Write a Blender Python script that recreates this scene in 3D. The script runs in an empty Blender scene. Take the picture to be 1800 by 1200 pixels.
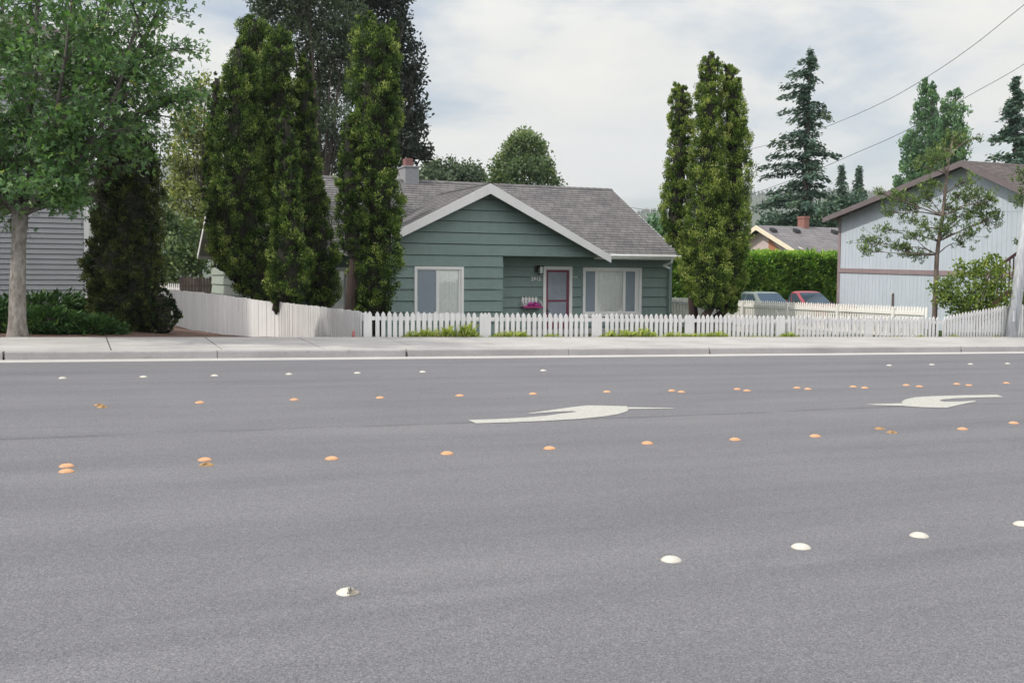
import bpy, math, random
import numpy as np
from mathutils import Vector, Matrix

# ------------------------------------------------------------------ basics
S = bpy.context.scene
COL = S.collection
rng = np.random.default_rng(7)
random.seed(7)
TAU = math.tau

def rad(d): return math.radians(d)

# camera: 36 mm lens on 36 mm sensor, photographed frame 1800 x 1200 px
F = 1800.0
CAMZ = 1.4
pitch = math.atan(113 / F)
roll = math.atan(0.006)
def cam_matrix(yaw):
    return Matrix.Rotation(yaw, 3, 'Z') @ Matrix.Rotation(math.pi / 2 - pitch, 3, 'X') @ Matrix.Rotation(roll, 3, 'Z')
def ray_of(R, px, py):
    return R @ Vector(((px - 900) / F, -(py - 600) / F, -1.0))
_d = ray_of(cam_matrix(0), 5050, 591)
YAW = -math.atan2(_d.y, _d.x)
R3 = cam_matrix(YAW)
EYE = Vector((0, 0, CAMZ))
FWD = R3 @ Vector((0, 0, -1))
def ray(px, py): return ray_of(R3, px, py)
def atd(px, py, d): return EYE + ray(px, py) * d               # d = depth along the lens axis
def onY(px, py, y):
    r = ray(px, py); return EYE + r * (y / r.y)
def onX(px, py, x):
    r = ray(px, py); return EYE + r * (x / r.x)
def onplane(px, py, p0, n):
    r = ray(px, py); return EYE + r * ((p0 - EYE).dot(n) / r.dot(n))
_n = ray(5050, 591).cross(ray(955, 505)).normalized()
if _n.z < 0: _n = -_n
GX, GY = -_n.x / _n.z, -_n.y / _n.z                             # road grade along and across
def road_z(x, y): return GX * x + GY * y
def onroad(px, py):
    r = ray(px, py)
    return EYE + r * ((GX * 0 - CAMZ) / (r.z - GX * r.x - GY * r.y))

YC = onroad(955, 626).y           # face of the far kerb
YS = YC + 0.16                    # kerb back / sidewalk front
YB = YC + 2.8                     # sidewalk back

# ------------------------------------------------------------------ object helpers
ORG = {}
def link(o, parent=None):
    COL.objects.link(o)
    if parent is not None:
        o.parent = parent
    return o
def tag(o, label=None, cat=None, group=None, kind=None):
    if label: o['label'] = label
    if cat: o['category'] = cat
    if group: o['group'] = group
    if kind: o['kind'] = kind
    return o
def thing(name, loc, label, cat, group=None):
    o = bpy.data.objects.new(name, None)
    o.empty_display_size = 0.3
    o.location = loc
    ORG[o.name] = Vector(loc)
    link(o)
    return tag(o, label, cat, group)

class MB:
    """collects polygons in world coordinates; build() makes ONE mesh object"""
    def __init__(self):
        self.v = []; self.f = []; self.uv = []; self.hasuv = False; self.mi = []
        self.cur = 0
    def poly(self, pts, uvs=None):
        i = len(self.v)
        self.v += [Vector(p) for p in pts]
        self.f.append(list(range(i, i + len(pts))))
        self.uv.append(uvs); self.mi.append(self.cur)
        if uvs: self.hasuv = True
    def prism(self, pts, ext):
        """closed solid: planar polygon pts swept by vector ext"""
        a = [Vector(p) for p in pts]; e = Vector(ext); b = [p + e for p in a]
        i = len(self.v); n = len(a); self.v += a + b
        nrm = Vector((0, 0, 0))
        for k in range(n): nrm += a[k].cross(a[(k + 1) % n])
        flip = nrm.dot(e) > 0
        F_ = [list(range(i, i + n)), list(range(i + 2 * n - 1, i + n - 1, -1))]
        F_ += [[i + (k + 1) % n, i + k, i + n + k, i + n + (k + 1) % n] for k in range(n)]
        if flip: F_ = [f[::-1] for f in F_]
        self.f += F_; self.uv += [None] * len(F_); self.mi += [self.cur] * len(F_)
    def box(self, lo, hi):
        (x0, y0, z0), (x1, y1, z1) = lo, hi
        self.prism([(x0, y0, z0), (x1, y0, z0), (x1, y1, z0), (x0, y1, z0)], (0, 0, z1 - z0))
    def tube(self, pts, radii, n=8, caps=True):
        pts = [Vector(p) for p in pts]; i0 = len(self.v)
        if not hasattr(radii, '__len__'): radii = [radii] * len(pts)
        t = (pts[1] - pts[0]).normalized()
        a = t.orthogonal().normalized()
        for k, p in enumerate(pts):
            if k == 0: t = pts[1] - pts[0]
            elif k == len(pts) - 1: t = pts[-1] - pts[-2]
            else: t = pts[k + 1] - pts[k - 1]
            t.normalize()
            a = (a - t * a.dot(t)).normalized(); b = t.cross(a)
            for j in range(n):
                w = TAU * j / n
                self.v.append(p + (a * math.cos(w) + b * math.sin(w)) * radii[k])
        for k in range(len(pts) - 1):
            for j in range(n):
                q = (j + 1) % n
                self.f.append([i0 + k * n + j, i0 + k * n + q, i0 + (k + 1) * n + q, i0 + (k + 1) * n + j])
                self.uv.append(None); self.mi.append(self.cur)
        if caps:
            self.f.append([i0 + j for j in range(n)][::-1]); self.f.append([i0 + (len(pts) - 1) * n + j for j in range(n)])
            self.uv += [None, None]; self.mi += [self.cur] * 2
    def grid(self, rows):
        """rows: equal-length lists of points -> quads"""
        i0 = len(self.v); m = len(rows[0])
        for r in rows: self.v += [Vector(p) for p in r]
        for a in range(len(rows) - 1):
            for b in range(m - 1):
                self.f.append([i0 + a * m + b, i0 + a * m + b + 1, i0 + (a + 1) * m + b + 1, i0 + (a + 1) * m + b])
                self.uv.append(None); self.mi.append(self.cur)
    def build(self, name, mat, parent=None, smooth=False, mats=None, bevel=0):
        org = Vector((0, 0, 0))
        if parent is not None: org = ORG[parent.name]
        me = bpy.data.meshes.new(name)
        me.from_pydata([tuple(p - org) for p in self.v], [], self.f)
        for m in (mats or [mat]): me.materials.append(m)
        if mats: me.polygons.foreach_set('material_index', self.mi)
        if self.hasuv:
            l = me.uv_layers.new(name='UVMap')
            for p, u in zip(me.polygons, self.uv):
                for k, li in enumerate(p.loop_indices):
                    l.data[li].uv = u[k] if u else (0, 0)
        if smooth: me.polygons.foreach_set('use_smooth', [True] * len(me.polygons))
        me.update()
        o = bpy.data.objects.new(name, me)
        if bevel:
            b = o.modifiers.new('bevel', 'BEVEL'); b.width = bevel; b.segments = 2; b.limit_method = 'ANGLE'
        link(o, parent)
        ORG[o.name] = org
        return o

def np_mesh(name, V, k, mat, parent=None, tint=None, smooth=False):
    """V: (n*k, 3) world verts, every k verts one face"""
    org = np.array(ORG[parent.name]) if parent is not None else np.zeros(3)
    V = (V - org).astype(np.float32); n = len(V) // k
    me = bpy.data.meshes.new(name)
    me.vertices.add(n * k); me.vertices.foreach_set('co', V.ravel())
    me.loops.add(n * k); me.loops.foreach_set('vertex_index', np.arange(n * k, dtype=np.int32))
    me.polygons.add(n)
    me.polygons.foreach_set('loop_start', np.arange(0, n * k, k, dtype=np.int32))
    me.polygons.foreach_set('loop_total', np.full(n, k, dtype=np.int32))
    me.materials.append(mat)
    if tint is not None:
        at = me.attributes.new('tint', 'FLOAT', 'FACE')
        at.data.foreach_set('value', tint.astype(np.float32))
    me.update(calc_edges=True)
    o = bpy.data.objects.new(name, me)
    link(o, parent); ORG[o.name] = Vector(org)
    return o

def unit(a): return a / np.maximum(np.linalg.norm(a, axis=1, keepdims=True), 1e-9)
def leaf_quads(C, A, size, asp=0.55, rs=0.35):
    """diamond leaves centred at C, long axis A (n,3), random roll; size scalar or (n,)"""
    n = len(C); A = unit(A)
    B = unit(np.cross(A, rng.normal(size=(n, 3))))
    s = (np.ones(n) * size) * (1 + rs * rng.uniform(-1, 1, n)); s = s[:, None]
    V = np.empty((n, 4, 3))
    N = np.cross(A, B) * s * 0.10
    V[:, 0] = C - A * s * .5; V[:, 1] = C + B * s * asp * .5 + N
    V[:, 2] = C + A * s * .5; V[:, 3] = C - B * s * asp * .5 + N
    return V.reshape(-1, 3)

# ------------------------------------------------------------------ materials
def new_mat(name):
    m = bpy.data.materials.new(name); m.use_nodes = True
    nt = m.node_tree; nt.nodes.clear()
    out = nt.nodes.new('ShaderNodeOutputMaterial')
    return m, nt, out
def N(nt, t, **kw):
    n = nt.nodes.new(t)
    for k, v in kw.items():
        if k.startswith('i_'):
            key = k[2:]
            n.inputs[int(key) if key.isdigit() else key.replace('_', ' ')].default_value = v
        else: setattr(n, k, v)
    return n
def rgb(c): return (c[0], c[1], c[2], 1.0)
def ramp(nt, stops, fac, interp='LINEAR'):
    r = nt.nodes.new('ShaderNodeValToRGB'); r.color_ramp.interpolation = interp
    e = r.color_ramp.elements
    e[0].position, e[0].color = stops[0][0], rgb(stops[0][1])
    e[1].position, e[1].color = stops[-1][0], rgb(stops[-1][1])
    for p, c in stops[1:-1]:
        x = e.new(p); x.color = rgb(c)
    nt.links.new(fac, r.inputs[0]); return r.outputs[0]
def noise(nt, vec, scale, detail=3, rough=.55, dist=0):
    n = N(nt, 'ShaderNodeTexNoise'); n.inputs['Scale'].default_value = scale
    n.inputs['Detail'].default_value = detail; n.inputs['Roughness'].default_value = rough
    n.inputs['Distortion'].default_value = dist
    nt.links.new(vec, n.inputs['Vector']); return n.outputs[0]
def mapping(nt, vec, scale):
    m = N(nt, 'ShaderNodeMapping'); m.inputs['Scale'].default_value = scale
    nt.links.new(vec, m.inputs['Vector']); return m.outputs[0]
def mixc(nt, f, a, b, mode='MIX'):
    m = N(nt, 'ShaderNodeMix', data_type='RGBA', blend_type=mode)
    for s, v in ((m.inputs[0], f), (m.inputs[6], a), (m.inputs[7], b)):
        if hasattr(v, 'is_output'): nt.links.new(v, s)
        elif isinstance(v, (int, float)): s.default_value = v
        else: s.default_value = rgb(v)
    return m.outputs[2]
def simple(name, c1, c2=None, scale=6, rough=.6, bump=0, bscale=60, stretch=None, spec=.5, metal=0, detail=4):
    """plain surface with a noise-driven drift between two close colours and an optional fine bump"""
    m, nt, out = new_mat(name)
    b = N(nt, 'ShaderNodeBsdfPrincipled')
    b.inputs['Roughness'].default_value = rough; b.inputs['Specular IOR Level'].default_value = spec
    b.inputs['Metallic'].default_value = metal
    tc = N(nt, 'ShaderNodeTexCoord').outputs['Object']
    v = mapping(nt, tc, stretch) if stretch else tc
    if c2:
        f = noise(nt, v, scale, detail)
        nt.links.new(ramp(nt, [(.35, c1), (.65, c2)], f), b.inputs['Base Color'])
    else: b.inputs['Base Color'].default_value = rgb(c1)
    if bump:
        bp = N(nt, 'ShaderNodeBump'); bp.inputs['Strength'].default_value = bump; bp.inputs['Distance'].default_value = .01
        nt.links.new(noise(nt, v, bscale, 3), bp.inputs['Height']); nt.links.new(bp.outputs[0], b.inputs['Normal'])
    nt.links.new(b.outputs[0], out.inputs[0])
    return m
def foliage(name, stops, trans=.3, rough=.55, tscale=.9, gloss=.25):
    """leaf material: colour picked per leaf by its 'tint', some light through the leaf"""
    m, nt, out = new_mat(name)
    at = N(nt, 'ShaderNodeAttribute', attribute_name='tint')
    col = ramp(nt, stops, at.outputs['Fac'])
    p = N(nt, 'ShaderNodeBsdfPrincipled'); p.inputs['Roughness'].default_value = rough
    p.inputs['Specular IOR Level'].default_value = gloss
    nt.links.new(col, p.inputs['Base Color'])
    t = N(nt, 'ShaderNodeBsdfTranslucent')
    nt.links.new(mixc(nt, 1.0, col, (1.15, 1.25, .6), 'MULTIPLY'), t.inputs[0])
    mx = N(nt, 'ShaderNodeMixShader'); mx.inputs[0].default_value = trans
    nt.links.new(p.outputs[0], mx.inputs[1]); nt.links.new(t.outputs[0], mx.inputs[2])
    nt.links.new(mx.outputs[0], out.inputs[0])
    return m

def asphalt():
    m, nt, out = new_mat('worn asphalt')
    tc = N(nt, 'ShaderNodeTexCoord').outputs['Object']
    b = N(nt, 'ShaderNodeBsdfPrincipled'); b.inputs['Roughness'].default_value = .88; b.inputs['Specular IOR Level'].default_value = .3
    vor = N(nt, 'ShaderNodeTexVoronoi', feature='F1'); vor.inputs['Scale'].default_value = 160
    nt.links.new(tc, vor.inputs['Vector'])
    sep = N(nt, 'ShaderNodeSeparateColor'); nt.links.new(vor.outputs['Color'], sep.inputs[0])
    stone = ramp(nt, [(0, (.086, .087, .097)), (.3, (.123, .123, .139)), (.7, (.144, .144, .159)), (.93, (.172, .171, .182)), (1, (.215, .21, .21))], sep.outputs[0])
    fine = noise(nt, tc, 70, 4, .75)
    c = mixc(nt, .85, stone, ramp(nt, [(.33, (.82, .82, .83)), (.67, (1.14, 1.14, 1.135))], fine), 'MULTIPLY')
    big = noise(nt, mapping(nt, tc, (.35, 1.1, 1)), 1.1, 5, .6)
    c = mixc(nt, 1.0, c, ramp(nt, [(.25, (.88, .88, .90)), (.75, (1.10, 1.10, 1.09))], big), 'MULTIPLY')
    # wheel paths and paver seams run along the road
    lanes = noise(nt, mapping(nt, tc, (.012, 1.0, 0)), 1.0, 4, .65)
    c = mixc(nt, 1.0, c, ramp(nt, [(.3, (.87, .87, .885)), (.5, (1, 1, 1)), (.7, (1.10, 1.095, 1.085))], lanes), 'MULTIPLY')
    # tar seams and hairline cracks
    sp = N(nt, 'ShaderNodeSeparateXYZ'); nt.links.new(tc, sp.inputs[0])
    wob = noise(nt, mapping(nt, tc, (.25, 0, 0)), 1.0, 3)
    for y0, w, k in ((9.75, .07, .70), (13.7, .05, .87), (17.4, .18, .9), (4.25, .12, 1.10)):
        a = N(nt, 'ShaderNodeMath', operation='MULTIPLY_ADD'); nt.links.new(wob, a.inputs[0]); a.inputs[1].default_value = .5
        nt.links.new(sp.outputs[1], a.inputs[2])
        d = N(nt, 'ShaderNodeMath', operation='SUBTRACT'); nt.links.new(a.outputs[0], d.inputs[0]); d.inputs[1].default_value = y0 + .25
        e = N(nt, 'ShaderNodeMath', operation='ABSOLUTE'); nt.links.new(d.outputs[0], e.inputs[0])
        g = N(nt, 'ShaderNodeMapRange'); g.inputs[1].default_value = w * .3; g.inputs[2].default_value = w
        g.inputs[3].default_value = k; g.inputs[4].default_value = 1
        nt.links.new(e.outputs[0], g.inputs[0])
        brk = noise(nt, mapping(nt, tc, (.6, .2, 0)), 1.0, 3)
        h = N(nt, 'ShaderNodeMapRange'); h.inputs[1].default_value = .4; h.inputs[2].default_value = .55
        nt.links.new(brk, h.inputs[0])
        c2 = mixc(nt, 1.0, c, g.outputs[0], 'MULTIPLY')
        c = mixc(nt, h.outputs[0], c, c2)
    cr = N(nt, 'ShaderNodeTexVoronoi', feature='DISTANCE_TO_EDGE'); cr.inputs['Scale'].default_value = .42
    wv = N(nt, 'ShaderNodeVectorMath', operation='ADD'); nt.links.new(tc, wv.inputs[0])
    nz = N(nt, 'ShaderNodeTexNoise'); nz.inputs['Scale'].default_value = 2.5; nz.inputs['Detail'].default_value = 5
    nt.links.new(tc, nz.inputs['Vector'])
    nt.links.new(nz.outputs['Color'], wv.inputs[1]); nt.links.new(wv.outputs[0], cr.inputs['Vector'])
    ck = N(nt, 'ShaderNodeMapRange'); ck.inputs[1].default_value = .002; ck.inputs[2].default_value = .006
    ck.inputs[3].default_value = .72; ck.inputs[4].default_value = 1
    nt.links.new(cr.outputs['Distance'], ck.inputs[0])
    pm = N(nt, 'ShaderNodeMapRange'); pm.inputs[1].default_value = .60; pm.inputs[2].default_value = .68
    nt.links.new(noise(nt, tc, .23, 2), pm.inputs[0])
    c = mixc(nt, pm.outputs[0], c, mixc(nt, 1.0, c, ck.outputs[0], 'MULTIPLY'))
    nt.links.new(c, b.inputs['Base Color'])
    bp = N(nt, 'ShaderNodeBump'); bp.inputs['Strength'].default_value = .6; bp.inputs['Distance'].default_value = .006
    inv = N(nt, 'ShaderNodeMath', operation='MULTIPLY_ADD'); inv.inputs[1].default_value = -.6
    nt.links.new(vor.outputs['Distance'], inv.inputs[0]); nt.links.new(fine, inv.inputs[2])
    nt.links.new(inv.outputs[0], bp.inputs['Height'])
    nt.links.new(bp.outputs[0], b.inputs['Normal']); nt.links.new(b.outputs[0], out.inputs[0])
    return m

def concrete(name, c, spread=.11):
    m, nt, out = new_mat(name)
    tc = N(nt, 'ShaderNodeTexCoord').outputs['Object']
    b = N(nt, 'ShaderNodeBsdfPrincipled'); b.inputs['Roughness'].default_value = .9; b.inputs['Specular IOR Level'].default_value = .25
    f1 = noise(nt, mapping(nt, tc, (.5, 1, 1)), 1.6, 6, .65)
    lo = tuple(x * (1 - 2 * spread) for x in c); hi = tuple(x * (1 + spread) for x in c)
    col = ramp(nt, [(.3, lo), (.7, hi)], f1)
    f2 = noise(nt, tc, 70, 3, .7)
    col = mixc(nt, 1.0, col, ramp(nt, [(.3, (.86, .86, .86)), (.7, (1.1, 1.1, 1.1))], f2), 'MULTIPLY')
    f3 = noise(nt, tc, 9, 5, .7)
    col = mixc(nt, 1.0, col, ramp(nt, [(.28, (.82, .80, .78)), (.42, (1, 1, 1))], f3), 'MULTIPLY')
    nt.links.new(col, b.inputs['Base Color'])
    bp = N(nt, 'ShaderNodeBump'); bp.inputs['Strength'].default_value = .3; bp.inputs['Distance'].default_value = .004
    nt.links.new(f2, bp.inputs['Height']); nt.links.new(bp.outputs[0], b.inputs['Normal'])
    nt.links.new(b.outputs[0], out.inputs[0]); return m

def shingles(name, c1, c2, mossy=0):
    """UV in metres: u along the course, v = course number"""
    m, nt, out = new_mat(name)
    tc = N(nt, 'ShaderNodeTexCoord')
    br = N(nt, 'ShaderNodeTexBrick'); br.offset = .5
    br.inputs['Scale'].default_value = 1; br.inputs['Brick Width'].default_value = .30; br.inputs['Row Height'].default_value = 1
    br.inputs['Mortar Size'].default_value = .012; br.inputs['Mortar Smooth'].default_value = .4; br.inputs['Bias'].default_value = 0
    br.inputs['Color1'].default_value = rgb(c1); br.inputs['Color2'].default_value = rgb(c2)
    br.inputs['Mortar'].default_value = rgb(tuple(x * .45 for x in c1))
    nt.links.new(tc.outputs['UV'], br.inputs['Vector'])
    f = noise(nt, tc.outputs['Object'], 1.3, 5, .7)
    col = mixc(nt, 1.0, br.outputs[0], ramp(nt, [(.3, (.78, .78, .80)), (.7, (1.18, 1.16, 1.12))], f), 'MULTIPLY')
    g = noise(nt, tc.outputs['Object'], 45, 2, .7)
    col = mixc(nt, 1.0, col, ramp(nt, [(.3, (.75, .75, .75)), (.7, (1.25, 1.25, 1.25))], g), 'MULTIPLY')
    b = N(nt, 'ShaderNodeBsdfPrincipled'); b.inputs['Roughness'].default_value = .92; b.inputs['Specular IOR Level'].default_value = .2
    nt.links.new(col, b.inputs['Base Color']); nt.links.new(b.outputs[0], out.inputs[0]); return m

def painted_wood(name, c, dirt=.12, grain=(1, 1, .06), rough=.6, gscale=30, streak=0, sc=(.5, .5, .5)):
    m, nt, out = new_mat(name)
    tc = N(nt, 'ShaderNodeTexCoord').outputs['Object']
    b = N(nt, 'ShaderNodeBsdfPrincipled'); b.inputs['Roughness'].default_value = rough; b.inputs['Specular IOR Level'].default_value = .35
    v = mapping(nt, tc, grain); f = noise(nt, v, gscale, 4, .6)
    lo = tuple(x * (1 - dirt) for x in c); hi = tuple(min(x * (1 + dirt * .6), 1) for x in c)
    col = ramp(nt, [(.3, lo), (.7, hi)], f)
    f2 = noise(nt, tc, 1.7, 5, .6)
    col = mixc(nt, 1.0, col, ramp(nt, [(.3, (1 - dirt, 1 - dirt, 1 - dirt)), (.6, (1, 1, 1))], f2), 'MULTIPLY')
    if streak:
        f3 = noise(nt, mapping(nt, tc, (9, 9, .35)), 1, 4, .7)
        col = mixc(nt, 1.0, col, ramp(nt, [(.38, (1 - streak, 1 - streak, 1 - streak * .9)), (.55, (1, 1, 1))], f3), 'MULTIPLY')
    nt.links.new(col, b.inputs['Base Color'])
    bp = N(nt, 'ShaderNodeBump'); bp.inputs['Strength'].default_value = .25; bp.inputs['Distance'].default_value = .004
    nt.links.new(f, bp.inputs['Height']); nt.links.new(bp.outputs[0], b.inputs['Normal'])
    nt.links.new(b.outputs[0], out.inputs[0]); return m

def glass_mat(name, tintc=(.9, .95, .95), refl=.35, clear=.5):
    """window glass: part mirror (rougher than perfect), part see-through"""
    m, nt, out = new_mat(name)
    tr = N(nt, 'ShaderNodeBsdfTransparent'); tr.inputs[0].default_value = rgb(tintc)
    gl = N(nt, 'ShaderNodeBsdfGlossy'); gl.inputs['Roughness'].default_value = .03; gl.inputs[0].default_value = (.9, .93, .95, 1)
    lw = N(nt, 'ShaderNodeLayerWeight'); lw.inputs[0].default_value = .25
    mr = N(nt, 'ShaderNodeMapRange'); mr.inputs[3].default_value = refl; mr.inputs[4].default_value = .95
    nt.links.new(lw.outputs['Fresnel'], mr.inputs[0])
    bp = N(nt, 'ShaderNodeBump'); bp.inputs['Strength'].default_value = .04; bp.inputs['Distance'].default_value = .02
    nt.links.new(noise(nt, N(nt, 'ShaderNodeTexCoord').outputs['Object'], 3, 1), bp.inputs['Height'])
    nt.links.new(bp.outputs[0], gl.inputs['Normal'])
    mx = N(nt, 'ShaderNodeMixShader'); nt.links.new(mr.outputs[0], mx.inputs[0])
    nt.links.new(tr.outputs[0], mx.inputs[1]); nt.links.new(gl.outputs[0], mx.inputs[2])
    nt.links.new(mx.outputs[0], out.inputs[0]); return m

M = {}
M['asphalt'] = asphalt()
M['sidewalk'] = concrete('sidewalk concrete', (.355, .345, .343))
M['kerb'] = concrete('kerb concrete', (.34, .328, .335))
M['gutter'] = concrete('gutter concrete', (.40, .39, .385), .05)
M['paint'] = simple('road paint', (.42, .42, .39), (.27, .268, .25), 55, .7, .2, 90, (.5, 1, 1), detail=8)
M['dot_white'] = simple('white ceramic', (.50, .48, .43), (.42, .40, .36), 24, .35)
M['dot_yellow'] = simple('orange yellow ceramic', (.52, .275, .14), (.46, .235, .115), 24, .35)
M['dot_worn'] = simple('worn yellow ceramic', (.38, .22, .075), (.24, .15, .075), 40, .7, .3, 60)
M['dot_core'] = simple('exposed grey core', (.16, .15, .13), (.09, .085, .08), 50, .9)
M['dot_core2'] = simple('broken ceramic core', (.25, .23, .20), (.14, .125, .11), 50, .9)
M['dot_core3'] = simple('crumbled yellow ceramic', (.34, .22, .10), (.20, .13, .07), 60, .9)
M['soil'] = simple('bark mulch', (.085, .052, .042), (.16, .105, .085), 30, .95, .8, 40)
M['white_fence'] = painted_wood('white fence paint', (.66, .655, .66), .07, streak=.06)
M['cream_fence'] = painted_wood('cream white fence paint', (.76, .745, .71), .06, streak=.05)
M['grey_fence'] = painted_wood('solid fence paint', (.84, .835, .835), .05, streak=.07)
M['brown_fence'] = painted_wood('dark brown fence boards', (.075, .055, .052), .3)
M['teal'] = painted_wood('teal siding paint', (.166, .230, .225), .08, (.3, .3, 1), .65, 20, streak=.05)
M['trim'] = painted_wood('white trim paint', (.68, .675, .695), .05)
M['teal_sunlit'] = painted_wood('pale green siding paint', (.30, .355, .305), .08, (.3, .3, 1), .65, 20)  # same paint as the front walls, with the sun's brightening put into the colour
M['rake'] = painted_wood('dark mauve rake board', (.155, .13, .138), .12)
M['soffit'] = simple('soffit', (.22, .24, .24), None, rough=.8)
M['shingle'] = shingles('grey asphalt shingles', (.112, .110, .116), (.150, .146, .152))
M['shingle_far'] = shingles('plain grey shingles', (.15, .146, .158), (.18, .174, .188))
M['shingle_brown'] = shingles('brown grey shingles', (.10, .088, .09), (.14, .122, .122))
M['gutter_metal'] = simple('white gutter metal', (.78, .79, .79), (.72, .73, .73), 5, .4)
M['burgundy'] = simple('burgundy paint', (.165, .018, .055), (.13, .015, .045), 10, .45)
M['screen'] = simple('insect screen', (.20, .24, .31), (.17, .21, .275), 4, .7)
M['screen_door'] = simple('door screen', (.25, .275, .33), (.20, .225, .275), 3, .7)
M['curtain'] = simple('white curtain', (.88, .88, .87), (.80, .81, .82), 7, .9)
M['dark'] = simple('dark interior', (.02, .022, .026), None, rough=.9)
M['glass'] = glass_mat('window glass', (.97, .98, .98), refl=.12)
M['glass_soft'] = glass_mat('screened window glass', (.9, .95, 1), .14)
M['black_metal'] = simple('black lantern metal', (.012, .012, .014), None, rough=.4)
M['frosted'] = simple('frosted lantern glass', (.6, .66, .66), None, rough=.3)
M['magenta'] = simple('magenta paint', (.36, .02, .16), None, rough=.5)
M['pink'] = simple('pink petals', (.55, .05, .38), (.42, .03, .28), 30, .7)
M['vinyl'] = painted_wood('grey vinyl siding', (.30, .315, .335), .06, (.2, .2, 1), .6, 10)
M['vinyl_trim'] = painted_wood('light grey trim', (.66, .67, .69), .05)
M['blue_wall'] = painted_wood('weathered pale blue boards', (.47, .53, .60), .06, (1, 1, .05), .7, 14, streak=.06)
M['mauve'] = painted_wood('mauve brown trim', (.27, .215, .225), .12)
M['maroon'] = simple('dark red stair timber', (.07, .022, .028), None, rough=.6)
M['brick'] = simple('old brick', (.30, .14, .11), (.20, .10, .09), 18, .9, .5, 30)
M['stucco'] = simple('grey chimney render', (.27, .275, .30), (.22, .225, .245), 8, .9)
M['pot'] = simple('terracotta', (.19, .09, .085), None, rough=.8)
M['cream'] = painted_wood('cream trim', (.78, .70, .55), .05)
M['pale_wall'] = simple('pale pinkish wall', (.55, .46, .45), (.48, .40, .40), 4, .9)
M['orange_wood'] = simple('orange brown boarding', (.40, .17, .10), None, rough=.8)
M['pole'] = simple('weathered pale pole', (.52, .55, .59), (.33, .35, .38), 3, .75, .5, 12, (6, 6, .5))
M['cable'] = simple('black cable', (.02, .02, .022), None, rough=.6)
M['bark_grey'] = simple('pale grey bark', (.26, .24, .225), (.13, .115, .10), 14, .9, .9, 40, (1, 1, .5))
M['bark_dark'] = simple('dark brown bark', (.03, .023, .02), (.05, .038, .033), 9, .95, .7, 20, (1, 1, .2))
M['bark_red'] = simple('red brown bark', (.05, .030, .026), (.032, .021, .019), 9, .95, .7, 20, (1, 1, .2))
M['bark_limb'] = simple('grey brown limb bark', (.11, .10, .09), (.06, .054, .05), 6, .9, .6, 16, (1, 1, .35))
M['bark_pine'] = simple('grey brown pine bark', (.17, .13, .11), (.09, .07, .06), 9, .95, .7, 20, (1, 1, .3))
M['car_teal'] = simple('teal green car paint', (.13, .16, .155), None, rough=.25)
M['car_red'] = simple('red car paint', (.24, .035, .05), None, rough=.28)
M['car_glass'] = simple('tinted car glass', (.10, .15, .20), None, rough=.06, spec=.8, metal=.55)
M['tyre'] = simple('tyre rubber', (.02, .02, .02), None, rough=.8)
M['rim'] = simple('alloy', (.5, .5, .52), None, rough=.35, metal=.8)
M['lamp_glass'] = simple('lamp glass', (.75, .73, .70), None, rough=.15)

# ------------------------------------------------------------------ ground, road, pavement
def sstep(t):
    t = min(max(t, 0.0), 1.0); return t * t * (3 - 2 * t)
def sw_z(x, y): return road_z(x, y) + .155 + .09 * (y - YS) / (YB - YS)
def base_z(x):
    a = .45 + (-.0175 * x if x < 0 else 0)
    b = -.5
    z = a + (b - a) * sstep((x - .5) / 4.5)
    if x > 25: z = min(z, z + (sw_z(min(x, 250), YB) - .1 - z) * sstep((x - 25) / 20))
    return z
def ground_z(x, y):
    xc = min(max(x, -150), 250)
    if y < YB - .01:
        return road_z(xc, y) - .3 if y > -6 else road_z(xc, -6) - .05 - .002 * min(-6 - y, 60)
    t = (y - YB) / 8.5
    s = min(t, 1.0) if x < 6 else sstep(t)
    z0 = sw_z(xc, YB) - .02
    return z0 + (base_z(xc) - z0) * s
def axis(*segs):
    out = []
    for a, b, n in segs: out += [a + (b - a) * k / n for k in range(n)]
    return out + [segs[-1][1]]
xs = axis((-4000, -150, 10), (-150, -20, 13), (-20, 40, 120), (40, 250, 21), (250, 4000, 10))
ys = axis((-1500, -40, 6), (-40, -6.2, 6), (-6.2, -6, 1), (-6, YB - .012, 6)) + axis((YB - .005, YB + 9, 18), (YB + 9, 70, 24), (70, 400, 10), (400, 4000, 8))
mb = MB()
gr = np.random.default_rng(3)
def gz(x, y):
    z = ground_z(x, y)
    if y > YB + .6 and y < 60: z += gr.uniform(-.03, .03)
    return z
mb.grid([[(x, y, gz(x, y)) for x in xs] for y in ys])
m, nt, out = new_mat('yard ground')
tc = N(nt, 'ShaderNodeTexCoord').outputs['Object']
b = N(nt, 'ShaderNodeBsdfPrincipled'); b.inputs['Roughness'].default_value = .95; b.inputs['Specular IOR Level'].default_value = .15
lawn = ramp(nt, [(.3, (.028, .042, .016)), (.55, (.05, .075, .025)), (.75, (.10, .105, .05))], noise(nt, tc, 2.2, 6, .7))
mulch = ramp(nt, [(.3, (.05, .030, .025)), (.5, (.14, .09, .075)), (.72, (.27, .20, .17))], noise(nt, tc, 26, 3, .8))
sp = N(nt, 'ShaderNodeSeparateXYZ'); nt.links.new(tc, sp.inputs[0])
mr = N(nt, 'ShaderNodeMapRange'); mr.inputs[1].default_value = 5.2; mr.inputs[2].default_value = 6.0
nt.links.new(sp.outputs[0], mr.inputs[0])
nt.links.new(mixc(nt, mr.outputs[0], mulch, lawn), b.inputs['Base Color'])
bp = N(nt, 'ShaderNodeBump'); bp.inputs['Strength'].default_value = 1; bp.inputs['Distance'].default_value = .05
nt.links.new(noise(nt, tc, 26, 3, .8), bp.inputs['Height']); nt.links.new(bp.outputs[0], b.inputs['Normal'])
nt.links.new(b.outputs[0], out.inputs[0])
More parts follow.
